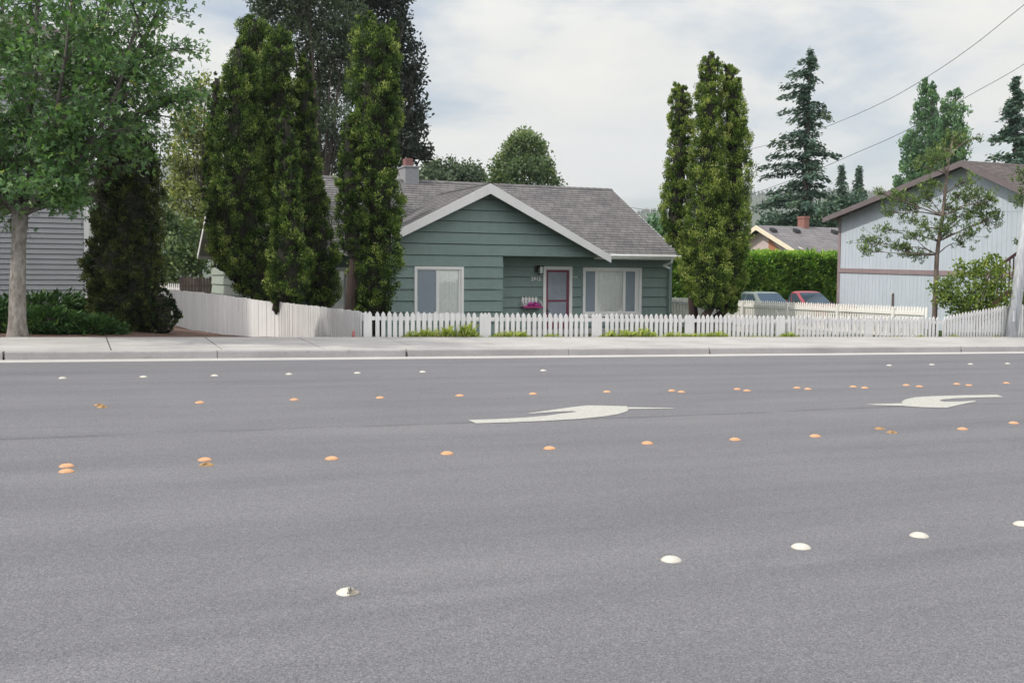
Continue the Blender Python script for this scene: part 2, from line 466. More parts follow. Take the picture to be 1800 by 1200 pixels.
M['ground'] = m
tag(mb.build('ground', m, smooth=True), kind='structure')

RX0, RX1 = -150, 250
mb = MB()
def rp(x, y, dz=0): return (x, y, road_z(x, y) + dz)
GUT = .42
mb.poly([rp(RX0, -6), rp(RX1, -6), rp(RX1, YC - GUT), rp(RX0, YC - GUT)])
tag(mb.build('road', M['asphalt']), kind='structure')
mb = MB()
mb.prism([rp(RX0, YC - GUT, .004), rp(RX0, YC - .002, .016), rp(RX0, YC - .002, -.2), rp(RX0, YC - GUT, -.2)], (RX1 - RX0, 0, GX * (RX1 - RX0)))
tag(mb.build('gutter', M['gutter']), kind='structure')
# kerb stones, open joints where the photo shows them
kx = [onY(p, 620, YC).x for p in (6, 382, 715, 1000, 1248, 1690)]
wide = [.035, .012, .045, .010, .035, .05]
edges = [RX0] ; gaps = []
x = kx[0] - 5.0
pre = []
while x > RX0 + 5: pre.append((x, .02)); x -= 5.0
post = []; x = kx[-1] + 5.0
while x < RX1 - 5: post.append((x, .02)); x += 5.0
allj = pre[::-1] + list(zip(kx, wide)) + post
mb = MB(); a = RX0
for xj, w in allj + [(RX1, 0)]:
    bx = xj - w / 2
    prof = [(YC + .0, .0), (YC + .018, .125), (YC + .028, .145), (YC + .05, .155), (YS - .004, .155), (YS - .004, -.15), (YC, -.15)]
    mb.prism([rp(a, y, z) for y, z in prof], (bx - a, 0, GX * (bx - a)))
    a = xj + w / 2
tag(mb.build('kerb', M['kerb']), kind='structure')
# pavement slabs
sj = [onY(p, 602, (YS + YB) / 2).x for p in (191, 366, 545)]
step = (sj[2] - sj[0]) / 2
mb = MB(); x = sj[0] - step * 60
while x < 150:
    x0, x1 = x + .009, x + step - .009
    mb.prism([(x0, YS, sw_z(x0, YS)), (x0, YB, sw_z(x0, YB)), (x0, YB, sw_z(x0, YB) - .12), (x0, YS, sw_z(x0, YS) - .12)], (x1 - x0, 0, GX * (x1 - x0)))
    x += step
tag(mb.build('sidewalk', M['sidewalk'], bevel=.008), kind='structure')
mb = MB()
mb.poly([(RX0, YC, road_z(RX0, YC) - .06), (RX1, YC, road_z(RX1, YC) - .06), (RX1, YB, sw_z(RX1, YB) - .06), (RX0, YB, sw_z(RX0, YB) - .06)])
tag(mb.build('sidewalk_bedding', M['dot_core']), kind='structure')

# ------------------------------------------------------------------ turn arrows
def arrow(pxs, label):
    mb = MB(); mb.poly([onroad(*p) + Vector((0, 0, .005)) for p in pxs][::-1])
    o = mb.build('turn_arrow', M['paint'])
    tag(o, label, 'road marking', 'painted turn arrows in the centre lane')
A1 = [(823, 738.5), (870, 737), (920, 734.5), (960, 731), (985, 727.5), (1008, 725), (1014, 723.8), (1005, 723), (980, 724), (950, 726), (930, 727.6), (929, 726.6),
      (1000, 716.5), (1030, 713), (1040, 712.8), (1103, 714.2), (1102, 716), (1120, 716.2), (1160, 717), (1188, 717.8), (1180, 718.6), (1104, 719.3), (1103, 723),
      (1088, 728), (1060, 732.5), (1020, 736.5), (960, 740), (900, 742.5), (836, 744.5)]
A2 = [(1519, 711.2), (1540, 710.2), (1586, 709.2), (1585, 706), (1592, 702), (1608, 698.5), (1640, 696.5), (1690, 695), (1752, 694), (1764, 698), (1720, 699), (1680, 700.3),
      (1656, 702.5), (1651, 704.5), (1660, 706.5), (1690, 706), (1716, 704.2), (1714, 706), (1690, 711), (1664, 717), (1620, 716), (1585, 713.5), (1540, 712.3)]
arrow(A1, 'larger white curved turn arrow pointing left, beside the middle of the centre lane')
arrow(A2, 'smaller white curved turn arrow farther right, pointing back towards the larger arrow')

# ------------------------------------------------------------------ raised road markers
def dome(r=.055, h=.023, chip=0, seed=0):
    q = random.Random(seed); mb = MB(); rows = []
    core = set(); n = 28; prof = [(1.0, 0), (1.0, .12), (.93, .30), (.82, .52), (.66, .73), (.45, .89), (.22, .98), (.03, 1.0)]
    ca = 0.0
    for a, bz in prof:
        row = []
        for k in range(n):
            w = TAU * k / n; x, y, z = a * math.cos(w) * r, a * math.sin(w) * r, bz * h
            if chip:
                d = math.cos(w - ca)
                if d > (.35 if chip == 1 else .62) + .2 * q.random() and a > .2: z = min(z, h * (.14 + .16 * q.random())); x *= 1 - .10 * q.random(); y *= 1 - .10 * q.random(); core.add(len(rows) * (n + 1) + k)
                z *= 1 - .18 * q.random()
            row.append((x, y, z))
        rows.append(row + [row[0]])
    mb.grid(rows); mb.core = core; return mb
def marker_proto(mat, chip, seed):
    mb = dome(chip=chip, seed=seed)
    me = bpy.data.meshes.new('road_marker'); me.from_pydata([tuple(v) for v in mb.v], [], mb.f)
    me.materials.append(mat); me.materials.append(M['dot_core3'] if mat == M['dot_worn'] else M['dot_core2'])
    if chip: me.polygons.foreach_set('material_index', [1 if sum(v in mb.core for v in f) >= 2 else 0 for f in mb.f])
    if not chip: me.polygons.foreach_set('use_smooth', [True] * len(me.polygons))
    me.update(); return me
ME = {'w': [marker_proto(M['dot_white'], 0, 1)], 'y': [marker_proto(M['dot_yellow'], 0, 1)],
      'wc': [marker_proto(M['dot_white'], 1, 5)], 'yc': [marker_proto(M['dot_worn'], 2, s) for s in (2, 3, 4, 9)]}
road_n = Vector((-GX, -GY, 1)).normalized()
def marker(px, py, kind, label, group):
    me = random.choice(ME[kind])
    o = bpy.data.objects.new('road_marker', me)
    o.location = onroad(px, py)
    o.rotation_euler = road_n.to_track_quat('Z', 'Y').to_euler()
    o.rotation_euler.rotate_axis('Z', math.pi + random.uniform(-.5, .9) if 'c' in kind else random.uniform(0, TAU))
    link(o); tag(o, label, 'road marker', group)
NUM = ['first', 'second', 'third', 'fourth', 'fifth', 'sixth', 'seventh', 'eighth', 'ninth', 'tenth', 'eleventh', 'twelfth']
G1 = 'white road markers in the nearest row'
marker(612, 1041.5, 'wc', 'broken white dome road marker with a chipped side, lying alone nearest the camera', G1)
for k, p in enumerate([(1180, 984.5), (1408, 962), (1616, 942), (1797, 922)]):
    marker(*p, 'w', ('whole white dome road marker nearest to the broken white one', 'white dome road marker, second of the four whole ones in the nearest row',
                     'white dome road marker, third of the four whole ones in the nearest row', 'white dome road marker cut by the right edge in the nearest row')[k], G1)
G2 = 'orange road markers on the near side of the centre lane'
for p, kd, lb in [((117, 819.5), 'y', 'orange road marker behind its twin at the far left of the near row'),
                  ((117, 829), 'y', 'orange road marker before its twin at the far left of the near row'),
                  ((360, 808.5), 'y', 'smooth orange dome road marker just behind the chipped one in the near orange row'),
                  ((363, 817.5), 'yc', 'chipped tan road marker just in front of a smooth orange one'),
                  ((583, 806.5), 'y', 'single orange road marker next right of the pair with the chipped marker'),
                  ((786, 797.5), 'y', 'orange road marker in front of the tail end of the larger turn arrow'),
                  ((966, 788.5), 'y', 'orange road marker directly in front of the larger turn arrow'),
                  ((1138, 779.5), 'y', 'orange road marker in front of the tip of the larger turn arrow'),
                  ((1292, 773), 'y', 'single near-row orange road marker, first right of the larger arrow tip'),
                  ((1433, 767), 'y', 'single near-row orange road marker just left of the worn yellow pair'),
                  ((1547, 754), 'yc', 'worn yellow road marker, the farther one of the pair before the smaller arrow'),
                  ((1568, 760.5), 'yc', 'worn yellow road marker, the closer one of the pair before the smaller arrow'),
                  ((1692, 754.5), 'y', 'single orange road marker just right of the worn yellow pair'),
                  ((1782, 744), 'y', 'rightmost orange road marker of the near orange row')]:
    marker(*p, kd, lb, G2)
G3 = 'orange road markers on the far side of the centre lane'
far = [((174, 712.6), 'yc', 'broken tan road marker, the farther of the crumbled far-row pair'),
       ((180, 716.2), 'yc', 'broken tan road marker, the closer of the crumbled far-row pair')]
for k, p in enumerate([(351, 708), (517, 703), (668, 699.5), (808, 695.8), (937, 692.6), (1067, 689)]):
    far.append((p, 'y', 'single orange road marker, %s right of the crumbled tan pair' % NUM[k]))
for k, (p, q) in enumerate([((1181, 687), (1198, 689.2)), ((1296, 684.4), (1313, 687)), ((1401, 682), (1420, 684.2)), ((1500, 680), (1520, 682)), ((1593, 677.4), (1616, 679.6)), ((1682, 675.3), (1703, 677.6))]):
    far.append((p, 'y', 'orange road marker, farther one of the %s doubled pair in the far orange row' % NUM[k]))
    far.append((q, 'y', 'orange road marker, closer one of the %s doubled pair in the far orange row' % NUM[k]))
far.append(((1769, 673.6), 'y', 'orange road marker at the right end of the far orange row'))
for p, kd, lb in far: marker(*p, kd, lb, G3)
G4 = 'white road markers in the row nearest the far kerb'
for k, p in enumerate([(110, 665), (252, 662.8), (377, 660.6), (508, 658), (628, 656), (743, 654)]):
    marker(*p, 'w', 'white road marker, %s from left in the row nearest the far kerb' % NUM[k], G4)
marker(955, 651.5, 'w', 'lone white road marker below the burgundy door in the farthest row', G4)
for k, p in enumerate([(1563, 642.5), (1638, 641.2), (1706, 640.2), (1771, 639.3)]):
    marker(*p, 'w', 'white road marker, %s of the right-hand four in the farthest row' % NUM[k], G4)

# ------------------------------------------------------------------ fences
UP = Vector((0, 0, 1))
def picket(mb, p, a, n, w, h, t=.02, point=.06):
    """p: bottom centre of the front face, a: along, n: away from the viewer side"""
    a = a * (w / 2)
    pts = [p - a, p + a, p + a + UP * (h - point), p + a * .35 + UP * (h - point * .25), p + UP * h, p - a * .35 + UP * (h - point * .25), p - a + UP * (h - point)]
    mb.prism(pts, n * t)
def board(mb, p, a, n, w, h, t=.02):
    mb.prism([p - a * w / 2, p + a * w / 2, p + a * w / 2 + UP * h, p - a * w / 2 + UP * h], n * t)
AX, AY = Vector((1, 0, 0)), Vector((0, 1, 0))
yf = YB + .07
pst = [onY(p, 592, yf).x for p in (643, 853, 1049, 1212, 1372, 1527, 1660)]
t = thing('picket_fence', (pst[0], yf, sw_z(pst[0], YB)), 'low white picket fence with pointed slats along the pavement before the green house', 'fence')
FH = .555
q = random.Random(4)
for k in range(len(pst) - 1):
    x0, x1 = pst[k], pst[k + 1]
    n = round((x1 - x0) / .135); st = (x1 - x0) / n
    mb = MB()
    for j in range(2, n - 1):
        x = x0 + j * st
        picket(mb, Vector((x + q.uniform(-.005, .005), yf, sw_z(x, YB) - .03)), AX + UP * q.uniform(-.035, .035), AY, .088, FH + .03 + q.uniform(-.012, .012))
    mb.build('picket_panel', M['white_fence'], t)
    mb = MB()
    for zz in (.36,):
        p = [(x0, yf + .021, sw_z(x0, YB) + zz), (x1, yf + .021, sw_z(x1, YB) + zz), (x1, yf + .021, sw_z(x1, YB) + zz + .085), (x0, yf + .021, sw_z(x0, YB) + zz + .085)]
        mb.prism(p, (0, .038, 0))
    mb.build('rail', M['white_fence'], t)
for k, x in enumerate(pst[:-1]):
    mb = MB()
    for j in ((-1, 0, 1) if k else (0, 1)):
        picket(mb, Vector((x + j * .092, yf - .004, sw_z(x, YB) - .03)), AX, AY, .0915, FH + .03, .02)
    mb.box((x - .045, yf + .06, sw_z(x, YB) - .2), (x + .045, yf + .15, sw_z(x, YB) + FH - .09))
    mb.build('post', M['white_fence'], t)

# neighbour's fence, rising to the right
x0, x1 = pst[-1] + .05, 31.0
t = thing('sloping_picket_fence', (x0, yf, sw_z(x0, YB)), 'white picket fence with a rising top line beside the leaning pole', 'fence')
hx = lambda x: .575 + .40 * min(1, max(0, (x - x0) / (onY(1790, 560, yf).x - x0))) ** .9
n = int((x1 - x0) / .112); mb = MB(); mr_ = MB()
for j in range(n):
    x = x0 + j * .112
    picket(mb, Vector((x, yf + .03, sw_z(x, YB) - .03)), AX + UP * q.uniform(-.015, .015), AY, .074, hx(x) + .03 + q.uniform(-.012, .012), point=.07)
mb.build('picket_panel', M['white_fence'], t)
for lo in (.12, -.16):
    mr_ = MB(); m_ = 12
    for j in range(m_):
        xa, xb = x0 + (x1 - x0) * j / m_, x0 + (x1 - x0) * (j + 1) / m_
        za = lambda x: sw_z(x, YB) + (lo if lo > 0 else hx(x) + lo)
        mr_.prism([(xa, yf + .051, za(xa)), (xb, yf + .051, za(xb)), (xb, yf + .051, za(xb) + .07), (xa, yf + .051, za(xa) + .07)], (0, .035, 0))
    mr_.build('rail', M['white_fence'], t)
x = x0 + .05
while x < x1:
    mb = MB(); mb.box((x, yf + .09, sw_z(x, YB) - .2), (x + .09, yf + .18, sw_z(x, YB) + hx(x) - .1)); mb.build('post', M['white_fence'], t); x += 2.4

# cream fence running back from the street on the right
XF = 22.1
t = thing('cream_fence', (XF, YB + .5, -.4), 'cream white picket fence running back from the pavement towards the parked cars', 'fence')
ya, yb_ = YB + .14, 37.5
py_ = [onX(p, 540, XF).y for p in (1308, 1386, 1475, 1573)]
stp = (py_[0] - py_[3]) / 3
posts = sorted([py_[3] - 2 * stp, py_[3] - stp] + py_ )
posts = [p for p in posts if p > ya]
ztop = .635
gzf = lambda y: ground_z(XF, y)
mb = MB(); y = ya
while y < yb_:
    picket(mb, Vector((XF, y, gzf(y) - .03)), AY, AX, .068, ztop + q.uniform(-.01, .01) - gzf(y) + .03, point=.06); y += .108
mb.build('picket_panel', M['cream_fence'], t)
pe = [ya] + posts + [yb_]
for a_, b_ in zip(pe[:-1], pe[1:]):
    mb = MB(); mb.prism([(XF - .002, a_ + .045, ztop - .24), (XF - .002, b_ - .045, ztop - .24), (XF - .002, b_ - .045, ztop - .145), (XF - .002, a_ + .045, ztop - .145)], (-.035, 0, 0))
    mb.build('rail', M['cream_fence'], t)
    mb = MB(); mb.prism([(XF - .002, a_ + .045, -.25), (XF - .002, b_ - .045, -.25), (XF - .002, b_ - .045, -.16), (XF - .002, a_ + .045, -.16)], (-.035, 0, 0))
    mb.build('rail', M['cream_fence'], t)
for p in posts + [yb_ - .05]:
    mb = MB(); mb.box((XF - .095, p - .043, gzf(p) - .2), (XF - .003, p + .043, ztop - .04)); mb.build('post', M['cream_fence'], t)

# solid board fence on the left: along the garden, then bending away to the left
C0 = Vector((pst[0] - .10, yf + .03, 0)); C1 = atd(490, 531, 26.5); C2 = atd(385, 517, 27.2); C3 = atd(262, 506, 28.9)
t = thing('board_fence', (C0.x, C0.y, sw_z(C0.x, YB)), 'solid white board fence bending away behind the dark evergreens at left', 'fence')
ztop0 = sw_z(C0.x, YB) + FH - .005
def solid_run(P, Q, zp, zq, w, gap, seed, jit=.012, nrm=None):
    qq = random.Random(seed); d = Vector((Q.x - P.x, Q.y - P.y, 0)); L = d.length; a = d / L; n = Vector((-a.y, a.x, 0))
    if n.y < 0: n = -n
    mb = MB(); k = int(L / (w + gap))
    for j in range(k):
        f = (j + .5) / k; p = P + d * f; zt = zp + (zq - zp) * f + qq.uniform(-jit, jit); zb = ground_z(p.x, p.y) - .05
        board(mb, Vector((p.x, p.y, zb)) + n * qq.uniform(-.006, .006), a, n, w, zt - zb)
    mb.build('board_panel', M['grey_fence'] if gap < .004 else M['white_fence'], t)
    mb = MB(); zb = .35
    for off in (.12, .62):
        p0 = Vector((P.x, P.y, zp - off)) + n * .03; p1 = Vector((Q.x, Q.y, zq - off)) + n * .03
        mb.prism([p0, p1, p1 - UP * .09, p0 - UP * .09], n * .04)
    mb.build('rail', M['white_fence'], t)
    for f in (0.02, .5, .98):
        p = P + d * f; zb = ground_z(p.x, p.y) - .1; mb = MB()
        c = Vector((p.x, p.y, 0)) + n * .12
        mb.box((c.x - .045, c.y - .045, zb), (c.x + .045, c.y + .045, zp + (zq - zp) * f - .04)); mb.build('post', M['white_fence'], t)
solid_run(C0, C1, ztop0, C1.z, .088, .018, 1)
solid_run(C1 + Vector((0, .02, 0)), C2, C1.z - .03, C2.z, .118, .002, 2)
solid_run(C2, C3, C2.z, C3.z, .118, .002, 3)

# a small reddish stub at the foot of the board fence
p = onY(621.5, 592, YB + .03); mb = MB()
mb.tube([(p.x, p.y, p.z - .1), (p.x, p.y, p.z + .10), (p.x, p.y, p.z + .125), (p.x, p.y, p.z + .14)], [.032, .030, .026, .008], 10)
mb.tube([(p.x, p.y, p.z + .01), (p.x, p.y, p.z + .03)], [.045, .045], 10)
tag(mb.build('marker_stub', simple('faded red plastic', (.42, .14, .14), (.34, .12, .12), 20, .6), smooth=False), 'tiny faded red stub standing at the foot of the white board fence', 'marker stub')

# bits of fence seen through the gap far left
P0, P1 = atd(272, 497, 42), atd(314, 498, 40)
t = thing('white_garden_fence', (P0.x, P0.y, base_z(P0.x)), 'short piece of white picket fence seen in the gap behind the solid board fence', 'fence')
d = Vector((P1.x - P0.x, P1.y - P0.y, 0)); L = d.length; a = d / L; nn = Vector((-a.y, a.x, 0)); mb = MB(); k = 13
for j in range(k):
    p = P0 + d * (j / (k - 1)); g = ground_z(p.x, p.y)
    picket(mb, Vector((p.x, p.y, g)), a, nn, .085, P0.z - g, point=.07)
mb.build('picket_panel', M['white_fence'], t)
mb = MB(); p0 = Vector((P0.x, P0.y, P0.z - .16)) + nn * .021; p1 = Vector((P1.x, P1.y, P0.z - .16)) + nn * .021
mb.prism([p0, p1, p1 - UP * .1, p0 - UP * .1], nn * .035); mb.build('rail', M['white_fence'], t)
P0, P1 = atd(316, 487, 41), atd(380, 485, 41)
t = thing('brown_fence', (P0.x, P0.y, base_z(P0.x)), 'dark brown board fence between the white fence and the sunlit green house wall', 'fence')
d = Vector((P1.x - P0.x, P1.y - P0.y, 0)); L = d.length; a = d / L; nn = Vector((-a.y, a.x, 0)); mb = MB(); k = 13
for j in range(k):
    p = P0 + d * (j / (k - 1)); g = ground_z(p.x, p.y)
    picket(mb, Vector((p.x, p.y, g)), a, nn, .105, P0.z - g + q.uniform(-.05, .05), point=.05)
mb.build('board_panel', M['brown_fence'], t)
mb = MB(); p0 = Vector((P0.x, P0.y, P0.z - .3)) + nn * .021; p1 = Vector((P1.x, P1.y, P0.z - .3)) + nn * .021
mb.prism([p0, p1, p1 - UP * .1, p0 - UP * .1], nn * .035); mb.build('rail', M['brown_fence'], t)

# ------------------------------------------------------------------ building helpers
def siding(mb, P, a, n, s0, s1, rows, holes=(), clip=None, lip=.042, slot=.016, jitter=0, butt=3.6, seed=0):
    """lapped boards: P wall origin, a along, n outward, rows ascending z list"""
    qq = random.Random(seed)
    P = Vector(P)
    for z0, z1 in zip(rows[:-1], rows[1:]):
        zs = sorted({z0, z1} | {z for h in holes for z in h[2:] if z0 < z < z1})
        for u, v in zip(zs[:-1], zs[1:]):
            def lim(z): return clip(z) if clip else (s0, s1)
            (la, ra), (lb, rb) = lim(u), lim(v)
            if ra - la < .02: continue
            if rb < lb: rb = lb = (rb + lb) / 2
            iv = [(la, ra, lb, rb)]
            for h in holes:
                if h[2] <= u + 1e-6 and h[3] >= v - 1e-6:
                    nv = []
                    for (w0, w1, w2, w3) in iv:
                        if h[1] <= w0 or h[0] >= w1: nv.append((w0, w1, w2, w3)); continue
                        if h[0] > w0: nv.append((w0, h[0], w2, h[0]))
                        if h[1] < w1: nv.append((h[1], w1, h[1], w3))
                    iv = nv
            cut = []
            for w in iv:
                L = w[1] - w[0]
                if butt and L > 2.5 and qq.random() < .6 and w[0] == w[2] and w[1] == w[3]:
                    c = w[0] + qq.uniform(.25, .75) * L
                    cut += [(w[0], c - .0025, w[2], c - .0025), (c + .0025, w[1], c + .0025, w[3])]
                else: cut.append(w)
            o0 = lip + (.004 - lip) * (u - z0) / (z1 - z0); o1 = lip + (.004 - lip) * (v - z0) / (z1 - z0)
            vt = v - slot if (v == z1 and z1 - z0 > slot * 4) else v
            for w0, w1, w2, w3 in cut:
                A = P + a * w0 + n * o0; B = P + a * w1 + n * o0; Cc = P + a * w3 + n * o1; D = P + a * w2 + n * o1
                A.z = B.z = u; Cc.z = D.z = vt
                A2, B2, C2_, D2 = A - n * (o0 + .01), B - n * (o0 + .01), Cc - n * (o1 + .01), D - n * (o1 + .01)
                mb.poly([A, B, Cc, D]); mb.poly([A2, B2, B, A]); mb.poly([A2, A, D, D2]); mb.poly([B, B2, C2_, Cc]); mb.poly([D, Cc, C2_, D2])
def course_roof(mb, bl, br, tr, tl, expo=.16, th=.016, v0=0, mat_u0=0.0):
    bl, br, tr, tl = map(Vector, (bl, br, tr, tl))
    nrm = (br - bl).cross(tl - bl).normalized()
    if nrm.z < 0: nrm = -nrm
    S_ = ((tl + tr) / 2 - (bl + br) / 2).length; k = max(1, round(S_ / expo))
    ud = (br - bl).normalized()
    for j in range(k):
        t0, t1 = j / k, (j + 1) / k
        A, B = bl.lerp(tl, t0), br.lerp(tr, t0); Cc, D = br.lerp(tr, t1), bl.lerp(tl, t1)
        if (B - A).length < .01: continue
        A_, B_ = A + nrm * th, B + nrm * th; C_, D_ = Cc + nrm * .002, D + nrm * .002
        uv = lambda p, r: ((p - bl).dot(ud) + (j * .37) % 1, v0 + j + r)
        mb.poly([A_, B_, C_, D_], [uv(A, .05), uv(B, .05), uv(Cc, .95), uv(D, .95)])
        mb.poly([A, B, B_, A_], [uv(A, .1), uv(B, .1), uv(B, .1), uv(A, .1)])
        mb.poly([A, A_, D_, D], [uv(A, .1), uv(A, .1), uv(D, .1), uv(D, .1)]); mb.poly([B_, B, Cc, C_], [uv(B, .1), uv(B, .1), uv(Cc, .1), uv(Cc, .1)])
def rows_from(z_line, expo, zlo, zhi):
    k = math.ceil((zlo - z_line) / expo - 1e-6); r = []
    z = z_line + k * expo
    if z - zlo > .02: r.append(zlo)
    while z < zhi - .02: r.append(z); z += expo
    return r + [zhi]
def gable_window(parent, Y, x0, x1, z0, z1, splits, fw=.09, mats=None, sashes=True, curtain_cols=()):
    """window set in a wall whose face is the plane y=Y; splits: list of (x0,x1,kind) panes"""
    mb = MB()
    mb.box((x0, Y - .045, z0), (x0 + fw, Y + .09, z1)); mb.box((x1 - fw, Y - .045, z0), (x1, Y + .09, z1))
    mb.box((x0 + fw, Y - .043, z1 - fw), (x1 - fw, Y + .09, z1)); mb.box((x0 + fw, Y - .043, z0), (x1 - fw, Y + .09, z0 + fw))
    mb.box((x0 - .03, Y - .075, z0 - .045), (x1 + .03, Y + .02, z0 - .002))
    w = mb.build('window', M['trim'], parent)
    xi0, xi1, zi0, zi1 = x0 + fw, x1 - fw, z0 + fw, z1 - fw
    mb = MB(); prev = xi0
    for a_, b_, k in splits:
        if a_ - prev > .01: mb.box((prev, Y - .012, zi0 + .03), (a_, Y + .034, zi1 - .03))
        prev = b_
    if xi1 - prev > .01: mb.box((prev, Y - .012, zi0 + .03), (xi1, Y + .034, zi1 - .03))
    mb.box((xi0, Y - .014, zi0), (xi1, Y + .036, zi0 + .03)); mb.box((xi0, Y - .014, zi1 - .03), (xi1, Y + .036, zi1))
    mb.build('sash', M['trim'], w)
    for a_, b_, k in splits:
        mb = MB(); mb.poly([(a_, Y + .016, zi0 + .03), (b_, Y + .016, zi0 + .03), (b_, Y + .016, zi1 - .03), (a_, Y + .016, zi1 - .03)])
        mb.build('pane', M['glass_soft'] if k == 's' else M['glass'], w)
        if k == 's':
            mb = MB(); mb.box((a_ + .005, Y - .004, zi0 + .032), (b_ - .005, Y - .001, zi1 - .032)); mb.build('insect_screen', M['screen_sheer'], w)
    # curtain: pleated cloth
    rows = []
    m_ = 90
    for zz in (zi0 - .05, zi1 + .05):
        rows.append([(xi0 + (xi1 - xi0) * j / m_, Y + .036 + .011 * math.sin(j * 1.9) + .003 * math.sin(j * .71), zz) for j in range(m_ + 1)])
    mb = MB(); mb.grid(rows); mb.build('curtain', M['curtain'], w, smooth=True)
    mb = MB(); mb.box((x0 + .01, Y + .35, z0 + .01), (x1 - .01, Y + .37, z1 - .01)); mb.build('room_shade', M['dark'], w)
    return w
# see-through insect screen
m, nt, out = new_mat('sheer insect screen')
d_ = N(nt, 'ShaderNodeBsdfDiffuse'); d_.inputs[0].default_value = (.30, .355, .42, 1)
t_ = N(nt, 'ShaderNodeBsdfTransparent'); mx = N(nt, 'ShaderNodeMixShader'); mx.inputs[0].default_value = .58
nt.links.new(t_.outputs[0], mx.inputs[1]); nt.links.new(d_.outputs[0], mx.inputs[2]); nt.links.new(mx.outputs[0], out.inputs[0])
M['screen_sheer'] = m

# ------------------------------------------------------------------ green house
Yr = atd(980, 470, 35).y; Yg = Yr - .9; Yk = Yg - .45; Ye = Yr - .55
PX = lambda px, py, y: onY(px, py, y)
XL, XR = PX(442, 500, Yr).x, PX(1178, 500, Yr).x
ZG = -.52
ze = PX(1120, 448, Ye).z                       # roof edge at the front eave
XRt = PX(1197, 450, Ye).x
pr = onX(1075, 333, XRt); Yrd, zr = pr.y, pr.z
Ybk = 2 * Yrd - Ye; Yback = Ybk - .55
XLt = XL - .45
apx = PX(862, 322, Yk); zA = apx.z; XA = apx.x
e_ = PX(1074, 449, Yk); XE, zE = e_.x, e_.z
XEl = 2 * XA - XE
slope_main = (zr - ze) / (Yrd - Ye)
Yv = Ye + (zA - ze) / slope_main               # where the wing ridge meets the main roof
Yve = Ye + (zE - ze) / slope_main
Xg0, Xg1 = PX(655, 500, Yg).x, PX(883.5, 500, Yg).x
z_beam = PX(883, 449.5, Yg).z
expo = (PX(870, 449.5, Yg).z - PX(870, 547.5, Yg).z) / 5
house = thing('green_house', ((XL + XR) / 2, Yr, ZG), 'dark teal single storey house with a front gable, white rake boards and a burgundy door', 'house')
H = house
# window and door openings
zt1, zb1 = PX(770, 468.5, Yg).z, PX(770, 557, Yg).z
wx0, wx1 = PX(728, 500, Yg).x, PX(814.5, 500, Yg).x
zt2, zb2 = PX(1075, 470.5, Yr).z, PX(1075, 554, Yr).z
vx0, vx1 = PX(1024, 500, Yr).x, PX(1127, 500, Yr).x
dx0, dx1 = PX(954, 500, Yr).x, PX(1005, 500, Yr).x; zdt = PX(980, 468.5, Yr).z
lx0, lx1 = PX(560, 500, Yr).x, PX(612, 500, Yr).x; zt3, zb3 = PX(600, 470, Yr).z, PX(600, 552, Yr).z
NEGY = Vector((0, -1, 0))
# gable wall (front face), boards follow the rake
def rake_clip(z):
    f = (zA - .10 - z) / (zA - zE)
    return (XA - (XA - XEl) * f, XA + (XE - XA) * f)
mb = MB()
rows_low = rows_from(z_beam, expo, ZG, z_beam)
siding(mb, (0, Yg, 0), AX, NEGY, Xg0, Xg1, rows_low, [(wx0, wx1, zb1, zt1)], seed=1)
def gclip(z):
    a_, b_ = rake_clip(z); return (max(a_, Xg0), min(b_, XE - .28))
rows_up = rows_from(z_beam, expo, z_beam, zA - .12)
rows_up[0] = z_beam
siding(mb, (0, Yg, 0), AX, NEGY, Xg0, XE - .25, rows_up, (), gclip, seed=2)
mb.build('gable_wall', M['teal'], H)
mb = MB()                                       # beam soffit over the porch
mb.box((Xg1 - .02, Yg + .004, z_beam - .002), (XE - .3, Yr - .01, z_beam + .05))
mb.build('porch_ceiling', M['teal'], H)
# recessed wall and right-hand wall
z_r = PX(945, 430 + 520 / 9.23, Yr).z
expo_r = (z_r - PX(945, 430 + 695 / 9.23, Yr).z)
expo_r = (PX(1120, 430 + 375 / 9.23, Yr).z - PX(1120, 430 + 1003 / 9.23, Yr).z) / 4
mb = MB()
rows = rows_from(z_r, expo_r, ZG, ze - .05)
siding(mb, (0, Yr, 0), AX, NEGY, Xg1 - .3, XR, rows, [(dx0 + .02, dx1 - .02, ZG - 1, zdt), (vx0, vx1, zb2, zt2)], seed=3)
mb.build('front_wall', M['teal'], H); mb = MB()
siding(mb, (0, Yr, 0), AX, NEGY, XL, Xg0 + .05, rows, [(lx0, lx1, zb3, zt3)], seed=4)
mb.build('front_wall', M['teal'], H)
mb = MB()
siding(mb, (Xg1, Yg, 0), AY, AX, 0.03, .9, rows_low, seed=5)
mb.build('wing_return_wall', M['teal'], H); mb = MB()
siding(mb, (Xg0, Yg, 0), AY, -AX, 0.03, .9, rows_low + [zE - .05], seed=6)
mb.build('wing_return_wall', M['teal'], H)
def end_clip(z):
    if z < ze - .05: return (0, Yback - Yr)
    f = (z - (ze - .05)) / (zr - .15 - (ze - .05)); return ((Yrd - Yr) * f, (Yback - Yr) - (Yback - Yrd) * f)
rows_e = rows_from(z_r, expo_r, ZG, zr - .15)
mb = MB(); siding(mb, (XL, Yr, 0), AY, -AX, 0, 1, rows_e, (), end_clip, seed=7, butt=0); mb.build('left_wall', M['teal_sunlit'] if 'teal_sunlit' in M else M['teal'], H)
mb = MB(); siding(mb, (XR, Yr, 0), AY, AX, 0, 1, rows_e, (), end_clip, seed=8, butt=0); mb.build('right_wall', M['teal'], H)
mb = MB(); mb.box((XL, Yback - .02, ZG), (XR, Yback + .05, ze)); mb.build('back_wall', M['teal'], H)
mb = MB()
mb.box((XR - .05, Yr - .045, ZG), (XR + .045, Yr - .002, ze - .05)); mb.box((XR + .031, Yr - .001, ZG), (XR + .046, Yr + .09, ze - .05))
